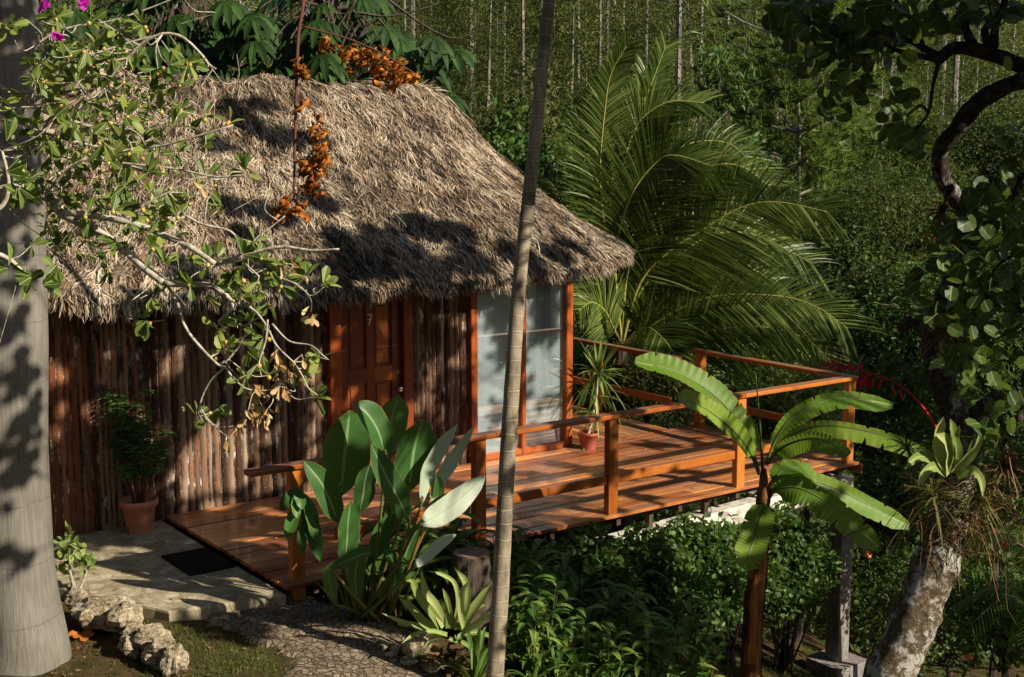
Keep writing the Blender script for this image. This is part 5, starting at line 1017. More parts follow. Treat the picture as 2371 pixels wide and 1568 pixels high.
# shade clumps: (image x, y, depth Y of the shaded spot, distance towards the sun, radius, leaves)
def spot(px, py, Y): return A(px, py, Y)
SH = [ (40, 60, 8.4, 5.2, .3, 120), (20, 200, 8.4, 5.4, .2, 50), (70, 330, 8.4, 5.7, .16, 36), (15, 480, 8.4, 5.9, .16, 36), (55, 860, 8.4, 6.5, .12, 13), (25, 905, 8.4, 6.4, .12, 13), (80, 975, 8.4, 6.4, .12, 13), (40, 1050, 8.4, 6.4, .13, 17), (90, 920, 8.4, 6.6, .09, 8), (20, 1120, 8.4, 6.4, .12, 13), (72, 1095, 8.4, 6.5, .1, 9), (30, 560, 8.4, 6, .12, 11), (85, 640, 8.4, 6, .1, 8), (30, 760, 8.4, 6.2, .12, 10), (60, 1290, 8.4, 6.8, .14, 7), (20, 400, 8.4, 5.8, .12, 10), (60, 250, 8.4, 5.6, .14, 11), (20, 1420, 8.4, 6.8, .14, 7), (110, 1010, 8.4, 6.4, .06, 4),
 (1160, 1290, 8.35, 6, .10, 22), (1178, 1130, 8.35, 5.8, .06, 10), (1150, 1480, 8.35, 6, .08, 14), (1202, 690, 8.4, 5.4, .06, 8), (1225, 430, 8.45, 5.2, .12, 46),
 (130, 1100, 11.4, 9.6, .24, 190), (180, 920, 11.4, 9.6, .22, 130), (300, 850, 11.6, 9.6, .3, 200), (420, 930, 11.8, 9.5, .22, 120), (540, 880, 12.0, 9.5, .22, 130), (640, 930, 12.2, 9.4, .22, 110), (720, 1010, 12.4, 9.3, .2, 90), (380, 1060, 11.7, 9.6, .2, 90), (900, 870, 12.9, 9, .24, 180), (1070, 880, 13.6, 8.8, .2, 120), (880, 760, 12.9, 9, .24, 160), (520, 1060, 12, 9.6, .16, 60), (600, 1100, 12.1, 9.4, .14, 50), (1000, 1020, 13, 8.9, .2, 90), (960, 780, 13.2, 9, .2, 120), (760, 760, 12.5, 9.1, .25, 170), (1010, 760, 13.4, 9, .25, 160),
 (1230, 900, 14.2, 8.6, .13, 46), (1300, 1000, 14.4, 8.6, .14, 46), (1250, 1000, 14.3, 8.6, .12, 36), (1160, 720, 14.1, 8.6, .2, 90), (1290, 690, 14.4, 8.6, .22, 100), (1220, 820, 14.2, 8.6, .12, 40),
 (1450, 1080, 13.2, 8, .16, 60), (1600, 1080, 13.4, 8, .16, 60), (1800, 1060, 14, 8, .16, 60), (1260, 1170, 12, 8.2, .16, 60), (1500, 1140, 12.3, 8, .14, 50), (700, 1170, 12, 8.6, .2, 110), (940, 1240, 11.3, 8.4, .24, 160), (1080, 1120, 12.8, 8.4, .2, 110), (1670, 1020, 14.6, 8, .14, 50), (500, 1200, 11.7, 8.8, .2, 100), (640, 1310, 10.3, 8.5, .2, 110), (1330, 1070, 13.6, 8.2, .14, 50),
 # roof
 (900, 560, 13.4, 9.2, .33, 330), (985, 520, 13.9, 9.4, .26, 260), (1050, 545, 14.1, 9.5, .22, 170), (840, 610, 12.9, 9., .33, 330), (950, 640, 13.2, 9.4, .32, 320), (1060, 620, 13.7, 9.5, .28, 240), (760, 640, 12.5, 9.2, .28, 220),
 (740, 470, 13.6, 9.6, .20, 110), (640, 330, 14.6, 10, .22, 110), (690, 345, 14.8, 10, .18, 90), (560, 300, 14.6, 10.2, .22, 120), (600, 245, 15., 10.2, .15, 60), (520, 260, 14.8, 10, .18, 80), (620, 500, 13.1, 9.6, .22, 120), (540, 480, 12.9, 9.8, .18, 90), (1150, 620, 14.2, 9., .22, 150), (1290, 590, 15, 8.8, .20, 110), (1380, 570, 16, 8.5, .2, 110), (1230, 620, 14.6, 8.8, .22, 150), (700, 690, 12, 9.3, .28, 220), (600, 640, 12, 9.5, .25, 180), (800, 545, 13.1, 9.3, .2, 110), (420, 640, 11.6, 9.8, .22, 120), (560, 560, 12.5, 9.6, .2, 100), (470, 360, 14., 10.2, .2, 90),
 # walls
 (1000, 850, 13.2, 8.8, .22, 130), (1060, 780, 13.6, 8.8, .18, 90), (860, 820, 12.8, 9, .30, 260), (850, 960, 12.7, 9.1, .25, 200), (1090, 950, 13.6, 8.8, .22, 130), (700, 800, 12.3, 9.3, .30, 230), (600, 830, 12.1, 9.4, .3, 230), (480, 850, 11.9, 9.6, .28, 200), (380, 900, 11.8, 9.6, .24, 150), (250, 900, 11.5, 9.7, .22, 120), (160, 1000, 11.4, 9.8, .2, 90), (230, 1050, 11.4, 9.8, .24, 120), (310, 1010, 11.5, 9.7, .22, 120), (560, 960, 12.1, 9.5, .22, 120), (460, 1010, 11.9, 9.6, .18, 80), (1030, 980, 13.3, 8.9, .2, 90), (650, 1060, 12.3, 9.4, .18, 70), (170, 830, 11.4, 9.8, .2, 100), (740, 900, 12.4, 9.2, .22, 120),
 (1170, 800, 14.1, 8.6, .18, 70), (1280, 760, 14.4, 8.6, .16, 60), (1150, 960, 14.1, 8.6, .14, 50), (1290, 920, 14.4, 8.6, .16, 60),
 # deck
 (640, 1220, 11.5, 8.6, .24, 150), (820, 1240, 11.3, 8.5, .26, 170), (760, 1300, 10.6, 8.5, .26, 180), (900, 1130, 12.5, 8.6, .28, 200), (1000, 1170, 12.2, 8.5, .26, 160), (560, 1290, 10.6, 8.6, .26, 180), (480, 1230, 11.2, 8.8, .2, 90), (1240, 1090, 13.2, 8.2, .18, 70), (1540, 1020, 14.6, 8, .16, 60), (1330, 1140, 12.4, 8.2, .16, 60),
 # ground, porch
 (560, 1370, 9.8, 8.7, .18, 90), (470, 1300, 10.4, 8.8, .2, 100), (400, 1240, 11, 9, .18, 70), (560, 1470, 9.1, 8.6, .18, 90), (680, 1420, 9.3, 8.5, .24, 170), (480, 1440, 9.3, 8.7, .16, 70), (620, 1520, 8.9, 8.5, .14, 60), (760, 1420, 9.4, 8.5, .2, 120),
 (900, 1450, 9.4, 8, .2, 90), (840, 1060, 9.5, 8.3, .14, 80), (200, 1150, 11.4, 9.4, .22, 120),
 (1300, 1500, 10, 7.5, .2, 70), (1450, 1470, 10.5, 7.4, .2, 80), (1560, 1500, 10.8, 7, .2, 70), (1240, 1560, 9.3, 7.6, .2, 60), (1740, 1500, 10.4, 6.6, .2, 120), (1580, 1570, 10, 7, .2, 70), (1920, 60, 8, 3.2, .35, 330), (2030, 90, 8, 3.2, .3, 200), (1960, 160, 8, 3.4, .25, 160), (2120, 60, 8, 3., .3, 170), (1850, 40, 8, 3.4, .3, 220), (2240, 60, 8, 2.8, .3, 120), (2190, 780, 8.7, 4.2, .3, 330), (2200, 900, 8.7, 4.4, .3, 330), (2210, 1000, 8.6, 4.5, .3, 260), (2200, 690, 8.7, 4.1, .28, 260), (2220, 1120, 8.5, 4.6, .25, 160), (2260, 1180, 8.5, 4.6, .25, 160), (2300, 930, 8.8, 4.2, .3, 200), (1268, 60, 8.5, 5, .2, 150), (1252, 180, 8.5, 5.1, .17, 120), (1240, 300, 8.5, 5.2, .14, 70), (2350, 60, 8, 2.6, .3, 120), (2300, 700, 8, 3.4, .35, 200), (2200, 660, 8, 3.4, .25, 130), (2340, 560, 8, 3.2, .25, 120),
 # right
 (2150, 560, 22, 13, .9, 200), (2200, 1000, 9, 5.5, .5, 420), (2120, 1100, 10, 5.5, .4, 200), (2180, 850, 9, 5.5, .5, 360), (2080, 900, 14, 9, .6, 260), (2300, 1150, 9.5, 5.5, .55, 360), (2200, 1180, 9, 5.4, .4, 260), (2330, 1350, 10, 5.6, .5, 280), (2250, 1450, 11, 6.2, .6, 280), (2060, 800, 18, 12, .7, 260), (2250, 700, 10, 6.3, .5, 240), (2000, 1420, 12.6, 7.6, .4, 160), (1900, 1200, 13, 8, .2, 70), (2250, 650, 19, 12, .8, 200), (2350, 1000, 16, 9, .8, 240), (2100, 1000, 15, 8, .6, 300), (2250, 1050, 13, 7.5, .6, 320), (2100, 1200, 14, 8, .45, 200), (2350, 1300, 11, 6.5, .5, 260), (2300, 1480, 10.5, 6.5, .5, 240), (1320, 1270, 11.2, 7.8, .2, 80), (1480, 1260, 11.6, 7.8, .22, 90), (1400, 1380, 10.8, 7.6, .22, 90), (1640, 1400, 12, 7.6, .25, 120)]
PS_ = []; DD = []; cen = []
for (x, y, Y, d, r, nl) in SH:
    c = spot(x, y, Y)+SUN*d; cen.append(c); PS_.append(c+nz(rng.normal(size=(nl, 3)))*(rng.random((nl, 1))**.5)*r)
PS_ = np.concatenate(PS_); X_, Y_ = pj(PS_); bad = (X_ > -20) & (X_ < 2392) & (Y_ > -20) & (Y_ < 1590); PS_ = PS_[~bad]; n_ = len(PS_)
KEEP = [(1240, 1440, 9.4, .2), (1330, 1450, 9.6, .2), (1250, 1540, 9.1, .2), (1430, 1490, 9.8, .2), (1400, 1090, 12.9, .2), (1560, 1060, 13.6, .2), (1700, 1060, 13.8, .18), (1240, 1120, 12.6, .16), (1350, 1180, 11.9, .16), (1900, 1080, 13.6, .16), (480, 1050, 12, .26), (580, 1010, 12.1, .24), (420, 1120, 11.9, .2), (540, 1110, 12.1, .2), (640, 1090, 12.3, .16), (870, 880, 12.8, .1), (400, 850, 11.8, .14), (200, 960, 11.4, .12), (950, 900, 13, .08), (1010, 1060, 9, .16), (1050, 1040, 9, .16), (1060, 1150, 8.9, .18), (1110, 1110, 8.8, .14), (990, 1130, 9, .12), (1000, 1020, 9.2, .16), (1085, 1000, 9, .12), (850, 960, 9.1, .12), (805, 1230, 8.8, .12), (900, 1100, 8.9, .12), (1020, 1250, 8.6, .12),
 (1600, 870, 10.2, .2), (1690, 960, 10.3, .2), (1640, 950, 10., .2), (1740, 1040, 10.3, .16), (1900, 940, 10.4, .22), (2020, 935, 10.4, .2), (1950, 1000, 10.1, .22), (2080, 1030, 10, .2), (1860, 1120, 10.5, .2), (2000, 1170, 10.5, .22), (1850, 1060, 10, .16), (1740, 1260, 10.1, .14),
 (1000, 1400, 8.7, .2), (1080, 1380, 8.7, .2), (1060, 1450, 8.7, .16), (1180, 900, 8.3, .1), (1175, 1060, 8.3, .1), (1160, 1400, 8.3, .1), (1150, 1540, 8.3, .12), (1250, 200, 8.4, .05), (240, 1420, 9, .22), (350, 1480, 8.7, .2), (405, 1540, 8.3, .14), (1950, 1400, 13.6, .22), (1950, 1540, 13.6, .25), (2130, 1380, 8.3, .2), (2090, 1500, 8.2, .2), (2190, 1260, 8.4, .12),
 (1170, 900, 14.1, .16), (1270, 830, 14.4, .16), (1280, 960, 14.4, .14), (1300, 880, 14.4, .12), (1500, 1050, 13.6, .22), (1330, 1110, 12.6, .2), (1640, 1100, 13, .22), (1450, 1140, 12.2, .2), (1800, 1090, 13.5, .2), (1290, 1190, 11.7, .2), (330, 1200, 11.3, .14), (300, 1290, 10.5, .25), (250, 1370, 9.9, .25), (480, 1380, 9.7, .14), (700, 1480, 9.1, .22), (800, 1540, 8.8, .25), (640, 1520, 8.9, .2), (1580, 1100, 12.9, .16), (1140, 1240, 11.4, .1)]
ok_ = np.ones(len(PS_), bool)
for x, y, Y, r in KEEP:
    d_ = PS_-A(x, y, Y); al = d_@SUN; pe = np.linalg.norm(d_-al[:, None]*SUN, axis=1); ok_ &= ~((pe < r*(.8+.4*rng.random(len(PS_)))) & (al > 0))
PS_ = PS_[ok_]; n_ = len(PS_)
k2 = MB(); k2.leaves(DISC, PS_, rdir(n_), nz(rdir(n_)*.8+SUN), rng.uniform(.08, .13, n_), rng.uniform(.08, .12, n_), rng.random(n_))
hub = np.array([[6.3, 9.0, 6.4], [5.4, 8.0, 5.2], [6.6, 8.0, 4.6], [4.6, 7.0, 5.6], [7.6, 9.6, 7.2]])
for a, b in ((0, 1), (1, 2), (1, 3), (0, 4)): limb3(hub[a], hub[b], (0, .1, .1), .045, .03)
limb3(root, hub[1], (.2, 0, .3), .06, .04)
for c in cen[::2]:
    h_ = hub[np.argmin(np.linalg.norm(hub-c, axis=1))]; X_, Y_ = pj((h_+c)/2)
    if not (-50 < X_ < 2420 and -50 < Y_ < 1600): limb3(h_, c, rng.normal(size=3)*.12, .02, .006)
# leaf clusters inside the frame
RC = [(1800, 15, 30, 26), (1850, 60, 45, 34), (1900, 30, 45, 34), (1950, 90, 45, 34), (1900, 110, 40, 26), (1990, 60, 50, 36), (2040, 30, 45, 30), (2000, 140, 40, 22), (1880, 150, 32, 12), (1940, 200, 26, 10), (1930, 240, 26, 9), (1945, 262, 16, 4), (2060, 100, 40, 20), (2100, 40, 40, 22), (2150, 20, 36, 18), (2090, 290, 30, 10), (2060, 305, 26, 9), (2130, 330, 22, 6), (2190, 60, 30, 12), (2270, 20, 34, 14), (2340, 30, 34, 12), (2220, 10, 30, 12), (2000, 210, 22, 6), (1960, 175, 30, 12), (2080, 200, 26, 8), (2060, 240, 24, 5),
      (2260, 480, 40, 22), (2310, 440, 40, 22), (2240, 540, 45, 26), (2300, 560, 48, 32), (2350, 500, 45, 26), (2210, 620, 45, 24), (2280, 640, 50, 34), (2350, 640, 50, 30), (2190, 560, 24, 8), (2340, 330, 40, 10), (2300, 720, 55, 30), (2230, 730, 50, 22), (2360, 740, 50, 24), (2140, 640, 24, 6), (2330, 390, 26, 8), (2200, 690, 30, 10), (2260, 800, 55, 22), (2320, 830, 55, 22), (2160, 720, 30, 12), (2190, 820, 34, 14), (2240, 880, 34, 10), (2330, 930, 50, 14), (2280, 1000, 50, 12)]
lp = []; 
for x, y, r, n_ in RC:
    a = rng.random(n_)*6.28; rr = np.sqrt(rng.random(n_))*r
    for i in range(n_): lp.append(A(x+rr[i]*math.cos(a[i]), y+rr[i]*math.sin(a[i]), rng.uniform(7.6, 8.5)))
lp = np.array(lp); n_ = len(lp); D = rdir(n_); D[:, 2] -= .5; k2.leaves(DISC, lp, D, nz(rdir(n_)*.8+np.array([0, -.6, .4])), rng.uniform(.08, .115, n_), rng.uniform(.075, .11, n_), rng.random(n_))
k.build('branches', M['lichen_shaded'], ltr, True); k2.build('crown', M['round'], ltr)
k = MB(); pp_ = np.array([A(x, y, 7.9) for x, y in [(2090, 287), (2095, 300), (2070, 232), (1950, 320), (1965, 310), (2190, 535), (2200, 528), (2330, 130), (1905, 40), (1900, 75), (2360, 15)]]); n_ = len(pp_); k.leaves(DISC, pp_, rdir(n_, -.5), np.tile([0.3, -1, .3], (n_, 1)), .09, .07, rng.random(n_)); k.build('yellow_leaves', M['shrub_pale'], ltr)

# air plants on the trunk
def rosette(c, nl, L, w, mat, name, label, cat, droop=.6, grp=None, el=(-.3, 1.2), nx=5, cone=None, build=True):
    o = thing(name, label, cat, c, grp); k = MB(); c = np.array(c, float)
    for q_ in range(nl):
        a = rng.random()*6.28; e = rng.uniform(*el); d = np.array([math.cos(a)*math.cos(e), math.sin(a)*math.cos(e), math.sin(e)]); LL_ = L*rng.uniform(.55, 1.1); Pp = np.array([c+d*LL_*f+np.array([0, 0, -droop*LL_*f*f]) for f in np.linspace(0, 1, 9)]); sd_ = nz(np.cross(d, Z3))
        k.blade(Pp, w*np.array([1., 1, 1, .95, .85, .7, .5, .3, .03])*rng.uniform(.7, 1.1), nz(np.cross(sd_, d)), .35, nx=nx)
    k.build('leaves', M[mat], o, True); return o
q = A(2195, 1075, 8.2); b2 = thing('tank_bromeliad', 'broad leaved pale bromeliad with a long red flower spike on the leaning trunk', 'bromeliad', q)
k = MB()
for pts, w in (([(2195, 1090), (2170, 1040), (2172, 1000), (2185, 965)], 18), ([(2205, 1090), (2215, 1050), (2210, 1010), (2222, 985)], 14), ([(2190, 1090), (2150, 1060), (2120, 1060), (2095, 1085)], 14), ([(2210, 1095), (2240, 1060), (2262, 1030), (2268, 1000)], 13), ([(2200, 1095), (2200, 1050), (2190, 1020), (2165, 1005)], 18), ([(2215, 1100), (2250, 1090), (2270, 1110), (2275, 1150)], 12), ([(2188, 1095), (2165, 1080), (2140, 1095), (2125, 1130)], 13), ([(2200, 1090), (2202, 1040), (2205, 1000), (2200, 970)], 15)):
    k.blade(px_path(pts, 8.2, 8.0, 12), np.interp(np.linspace(0, 1, 12), [0, .3, .8, 1], [.9, 1, .7, .05])*w*8.2/3000, (0.2, -1, .3), .4, nx=5, wave=.1)
k.build('leaves', M['brom'], b2, True); k = MB(); kb = MB()
P = px_path([(2190, 1030), (2165, 985), (2135, 940), (2100, 905), (2060, 880), (2010, 862), (1960, 850), (1905, 848)], 8.2, 8.4, 50); k.tube(P, np.linspace(.010, .003, 50), 6)
for i in range(22, 50):
    for r_ in range(3 if i > 34 else 1):
        if i <= 34 and i % 3: continue
        L = rng.uniform(.08, .16) if i < 38 else rng.uniform(.03, .06); d = np.array([rng.normal()*.25, rng.normal()*.25, -1.]) if i < 38 else np.array([rng.normal(), rng.normal(), rng.normal()]); kb.leaves(OBOV, P[i][None], d[None], rng.normal(size=(1, 3)), L, .018, rng.random(1))
k.build('flower_stalk', M['redbract'], b2); kb.build('red_bracts', M['redbract'], b2)
AG = 'air plants growing on the leaning tree'
for x, y, Y, nl, L, w, mt, lb in ((2160, 1150, 8.2, 60, .34, .007, 'air', 'thin leaved air plant at the break of the leaning trunk'), (2260, 1150, 8.3, 60, .38, .007, 'air', 'thin leaved air plant right of the pale bromeliad'), (2180, 490, 8.35, 34, .34, .012, 'airred', 'reddish spiky air plant at the bend of the crooked limb'), (2200, 770, 8.5, 40, .32, .008, 'airred', 'reddish air plant halfway up the dark trunk'),
                                  (2330, 1080, 8.6, 70, .36, .008, 'root', 'dry brown air plant at the right edge above the fern palms'), (2100, 1040, 8.9, 40, .3, .008, 'air', 'air plant left of the pale bromeliad')):
    q = A(x, y, Y); rosette(q, nl, L, w, mt, 'air_plant', lb, 'air plant', .5, AG, (-.8, 1.3), 3)
k = MB(); c = A(2235, 1170, 8.4)
for q_ in range(420):
    p = c+rng.normal(size=3)*np.array([.17, .14, .15]); d = rng.normal(size=3); d = nz(d); L = rng.uniform(.1, .4); k.blade(np.array([p+d*L*f+np.array([0, 0, -.5*L*f*f])+rng.normal(size=3)*.01 for f in np.linspace(0, 1, 5)]), np.array([.003, .004, .003, .002, .001]), rng.normal(size=3), .1, nx=3)
rt_ = k.build('root_mass', M['root']); tag(rt_, 'tangled dry brown rootlets hanging from the break of the leaning trunk', 'root mass', kind=None)
# fern palms lower right
for x, y, lb in ((2400, 1290, 'small fern palm at the right edge, upper one'), (2400, 1420, 'small fern palm at the bottom right, lower one')):
    c = A(x, y, 10.2); o = thing('fern_palm', lb, 'palm tree', (c[0], c[1], float(gz(c[0], c[1]))), 'fern palms at the right edge'); rb_ = MB(); lf = MB(); rb_.tube([(c[0], c[1], float(gz(c[0], c[1]))-.05), tuple(c)], [.03, .02], 7)
    for q_ in range(8):
        a = q_*.785+.3; P = catm([c, c+np.array([math.cos(a)*.3, math.sin(a)*.3, .18]), c+np.array([math.cos(a)*.62, math.sin(a)*.62, -.02])], 24); rb_.tube(P, np.linspace(.006, .002, 24), 4); T = nz(np.gradient(P, axis=0))
        for sg in (-1, 1): ii = np.arange(3, 24); S = nz(np.cross(T[ii], Z3))*sg; lf.leaves(STRAP, P[ii], nz(S+T[ii]*.6+np.array([0, 0, -.25])), np.tile(Z3, (21, 1)), .20, .014, rng.random(21))
    rb_.build('frond_ribs', M['corib'], o); lf.build('fronds', M['strap'], o)
for x, y, Y, lb in ((2243, 1524-1000+1000-0, 10.6, 'orange flower at the lower right near the leaning trunk'), (2328, 1262, 10, 'coral flower above the fern palm'), (2300, 1235, 10, 'small coral flower at the right edge'), (2183, 1276, 10.5, 'small orange flower beside the lichen trunk'), (2010, 1283, 13, 'orange flower behind the banana leaf')):
    c = A(x, y-(0), Y); k = MB(); n_ = 7; k.leaves(OBOV, np.tile(c, (n_, 1)), rdir(n_, .3), rdir(n_), .045, .035, rng.random(n_)); 
    st_=MB(); o = thing('coral_flower', lb, 'flower', c, 'coral flowers at the lower right'); k.build('petals', M['orangefl'], o); st_.tube([c, c+np.array([.05, .05, -.25])], [.003, .003], 4); st_.build('stem', M['stem'], o)

# ------------------------------------------------------------------ foreground fruit tree branches (left)
YF = 4.9
ft = thing('fruit_tree', 'sprawling grey branches with oval leaves and small yellow fruit in the left foreground', 'tree', (-2.9, 4.6, -1.2))
k = MB(); nodes = []
def fb_(pts, r0, r1, Y0=YF, Y1=YF, n=20, wob=.18):
    P = px_path(pts, Y0, Y1, n); k.tube(P, np.linspace(r0, r1, n)*YF/3000, 8, wob=wob); nodes.extend(list(P)); return P
k.tube(catm([(-3.1, 4.2, -.6), (-2.9, 4.5, 1.2), (-2.6, 4.7, 2.4), A(-40, 460, 4.9)], 24), np.linspace(.10, .035, 24), 12, wob=.1)
k.tube(catm([(-2.6, 4.7, 2.4), (-2.5, 4.7, 3.0), A(-40, 210, 4.9)], 10), np.linspace(.05, .02, 10), 8, wob=.1)
fb_([(-40, 460), (20, 440), (70, 445), (110, 455), (145, 492), (200, 520)], 14, 13); fb_([(200, 520), (260, 560), (300, 590), (340, 625), (380, 655)], 11, 9, 4.9, 4.8); fb_([(380, 655), (430, 658), (485, 662), (530, 690), (535, 715), (505, 745)], 9, 3, 4.8, 4.75)
fb_([(150, 492), (250, 505), (330, 525), (395, 552), (440, 572), (500, 612)], 8, 6, 4.85, 4.7); fb_([(500, 612), (570, 590), (650, 572), (720, 580), (785, 577)], 5, 2.2, 4.7, 4.6); fb_([(500, 612), (560, 600), (590, 555), (625, 528), (660, 500)], 3, 1.5)
fb_([(300, 590), (370, 640), (410, 700), (430, 760), (470, 810), (505, 845), (520, 850)], 4, 3, 4.85, 4.7); fb_([(520, 850), (490, 880), (470, 915), (458, 955)], 2.4, 1.6, 4.7, 4.7); fb_([(520, 850), (545, 880), (570, 900), (610, 905), (650, 895)], 2.4, 1.5, 4.7, 4.65); fb_([(505, 845), (530, 830), (560, 790), (580, 740)], 3, 2)
fb_([(-40, 210), (0, 200), (60, 240), (150, 275), (240, 300), (330, 300), (390, 270)], 6, 2.5, 4.9, 4.8); fb_([(60, 130), (110, 85), (170, 62), (250, 50), (330, 25), (420, -10)], 3, 1.5); fb_([(100, 190), (180, 140), (250, 115), (330, 90), (390, 78)], 4, 2); 
fb_([(240, 200), (290, 140), (330, 100), (380, 78), (425, 88), (465, 125), (485, 150), (500, 160)], 5, 2, 4.85, 4.75); fb_([(60, 445), (40, 380), (30, 300), (60, 250), (120, 210), (240, 160)], 7, 3); fb_([(0, 260), (80, 300), (180, 330), (260, 345), (360, 340), (440, 320), (540, 290)], 4, 2, 4.9, 4.7)
fb_([(100, 455), (150, 400), (200, 370), (300, 380), (400, 390), (500, 410), (560, 405)], 4, 1.6, 4.9, 4.7); fb_([(200, 520), (280, 500), (340, 470), (430, 425), (460, 410)], 3, 1.5); fb_([(430, 500), (470, 520), (540, 540), (560, 600), (600, 640)], 3, 2, 4.7, 4.65)
fb_([(540, 690), (590, 720), (620, 760), (640, 800), (680, 840), (700, 870)], 3, 1.6, 4.7, 4.6); fb_([(630, 750), (670, 790), (720, 800), (750, 825)], 2.4, 1.4, 4.65, 4.6); fb_([(620, 740), (615, 790), (600, 840), (605, 870)], 2.2, 1.3, 4.65, 4.6); fb_([(640, 640), (690, 660), (720, 685), (750, 665)], 2, 1.2, 4.65, 4.6)
fb_([(300, 700), (290, 730), (330, 745), (380, 742)], 2, 1.2); fb_([(60, 640), (20, 600), (-30, 580)], 5, 6, 4.7, 4.7); fb_([(-30, 500), (10, 470), (20, 420), (5, 350)], 6, 3, 4.6, 4.6); fb_([(700, 870), (715, 900), (735, 915)], 1.6, 1.2, 4.6, 4.6)
CL = [(20, 60), (60, 45), (130, 40), (150, 55), (210, 50), (250, 60), (90, 140), (150, 145), (230, 170), (330, 58), (275, 70), (421, 150), (436, 145), (365, 160), (100, 190), (60, 220), (30, 250), (150, 235), (210, 240), (250, 280), (290, 270), (310, 170), (350, 205), (375, 260), (400, 290), (470, 270), (530, 285), (470, 345), (570, 400), (475, 410), (440, 460), (515, 475), (110, 320), (160, 330), (200, 350), (240, 330), (170, 390), (215, 400), (250, 370), (290, 430), (320, 370), (200, 500), (260, 490), (300, 350), (130, 270), (60, 330), (40, 290), (370, 500), (410, 500), (545, 620), (590, 560), (650, 600), (560, 690), (600, 650), (620, 620), (540, 700), (500, 760), (580, 800), (540, 790), (570, 870), (620, 870), (455, 965), (490, 955), (350, 690), (340, 740), (440, 660), (250, 620), (130, 620), (710, 640), (747, 660), (700, 860), (742, 828), (725, 920), (600, 840), (580, 745), (500, 690), (350, 570), (380, 610), (650, 660), (670, 620), (260, 130), (200, 110), (120, 100), (390, 150), (100, 240), (180, 190), (300, 330), (340, 400), (140, 440), (60, 400), (330, 480), (270, 560), (230, 460), (300, 520), (180, 470), (120, 360), (80, 290), (220, 290), (170, 290), (260, 240), (620, 700), (600, 600), (560, 650), (640, 640), (520, 660), (580, 680), (550, 760), (610, 780), (520, 810), (500, 600), (560, 590), (480, 610)]
lv = MB(); fv = MB(); dv = MB(); nodes = np.array(nodes)
def node_near(p): return nodes[np.argmin(np.linalg.norm(nodes-p, axis=1)+rng.random(len(nodes))*.03)]
def twig(p):
    q0 = node_near(p)
    if np.linalg.norm(q0-p) > .34: q0 = p+nz(q0-p)*.16+np.array([0, .05, -.02])
    m = (q0+p)/2+rng.normal(size=3)*.02+np.array([0, 0, -.015]); k.tube(catm([q0, m, p], 9), np.linspace(.0025, .0014, 9), 5, cap=False)
def cluster(p, nl, L, dark=0., mb=lv, spread=1.):
    ax = nz(rdir(1, .3)[0]); n_ = nl; D = nz(ax*.7+rdir(n_)*spread); mb.leaves(OBOV, p+D*.006, D, nz(rdir(n_)*.6+SUN*.5+ax*.5), L*rng.uniform(.7, 1.15, n_), L*.46*rng.uniform(.8, 1.1, n_), np.clip(rng.random(n_)*.7+rng.random()*.4-dark, 0, 1))
    return ax
fr_c = []
for x, y in CL:
    p = A(x, y, rng.uniform(4.55, 5.0)); twig(p); ax = cluster(p, int(rng.integers(5, 9)), .072)
    if rng.random() < .6: fr_c.append((p-np.array([0, 0, .012])+rng.normal(size=3)*.008, rng.uniform(.007, .0105)))
    if rng.random() < .3: fr_c.append((p+rng.normal(size=3)*.022, rng.uniform(.007, .010)))
for q_ in range(120):       # denser small twiggy growth over the left part of the roof
    x = rng.uniform(60, 420); y = rng.uniform(90, 590) if x < 330 else rng.uniform(150, 560); p = A(x, y, rng.uniform(4.8, 5.5)); twig(p); cluster(p, int(rng.integers(4, 8)), .056)
    if rng.random() < .55: fr_c.append((p, rng.uniform(.006, .009)))
for q_ in range(34):
    x = rng.uniform(-20, 640); y = rng.uniform(20, 700)
    if x+y > 1150: continue
    a = A(x, y, rng.uniform(4.7, 5.4)); b = node_near(a)
    if np.linalg.norm(a-b) > .4: continue
    L = .10+rng.random()*.15; d = nz(rng.normal(size=3)*np.array([1, .5, 1])); k.tube(catm([b, (b+a)/2+rng.normal(size=3)*.03, a, a+d*L+np.array([0, 0, -.02])], 12), np.linspace(.0024, .001, 12), 5, cap=False)
for x, y, Y in ((15, 330, 4.3), (10, 400, 4.3), (40, 430, 4.3), (55, 455, 4.35), (20, 620, 4.3), (75, 640, 4.3), (95, 660, 4.35), (-10, 360, 4.3), (60, 655, 4.4)):
    p = A(x, y, Y); cluster(p, 5, .075, .35)  # near leaves in shade; the shade is put into their darker colour
for c, r in fr_c[:]:
    th, ph = np.meshgrid(np.linspace(0, 2*np.pi, 8, endpoint=False), np.linspace(.1, np.pi-.1, 6)); V = np.stack([np.cos(th)*np.sin(ph), np.sin(th)*np.sin(ph), np.cos(ph)*1.1], -1).reshape(-1, 3)*r+c; i = np.arange(5)[:, None]*8; j = np.arange(8)[None]; kx = (j+1) % 8
    fv.add(V, [np.stack([i+8+j, i+8+kx, i+kx, i+j], -1).reshape(-1, 4), np.arange(8)[None], (40+np.arange(8))[::-1][None]], np.tile([rng.random(), 0, 0], (48, 1)))
for x, y in [(640, 850), (665, 870), (655, 885), (610, 935), (590, 895), (622, 945), (720, 722), (662, 610), (460, 432), (375, 370), (560, 985), (535, 1018), (640, 900), (680, 850), (700, 830), (585, 925), (640, 820), (665, 900), (575, 950), (690, 860), (600, 960)]:
    p = A(x, y, rng.uniform(4.55, 4.75)); twig(p); n_ = 6; D = rdir(n_, -1.1); dv.leaves(OBOV, jit(np.tile(p, (n_, 1)), .012), D, rdir(n_), .046, .019, rng.random(n_))
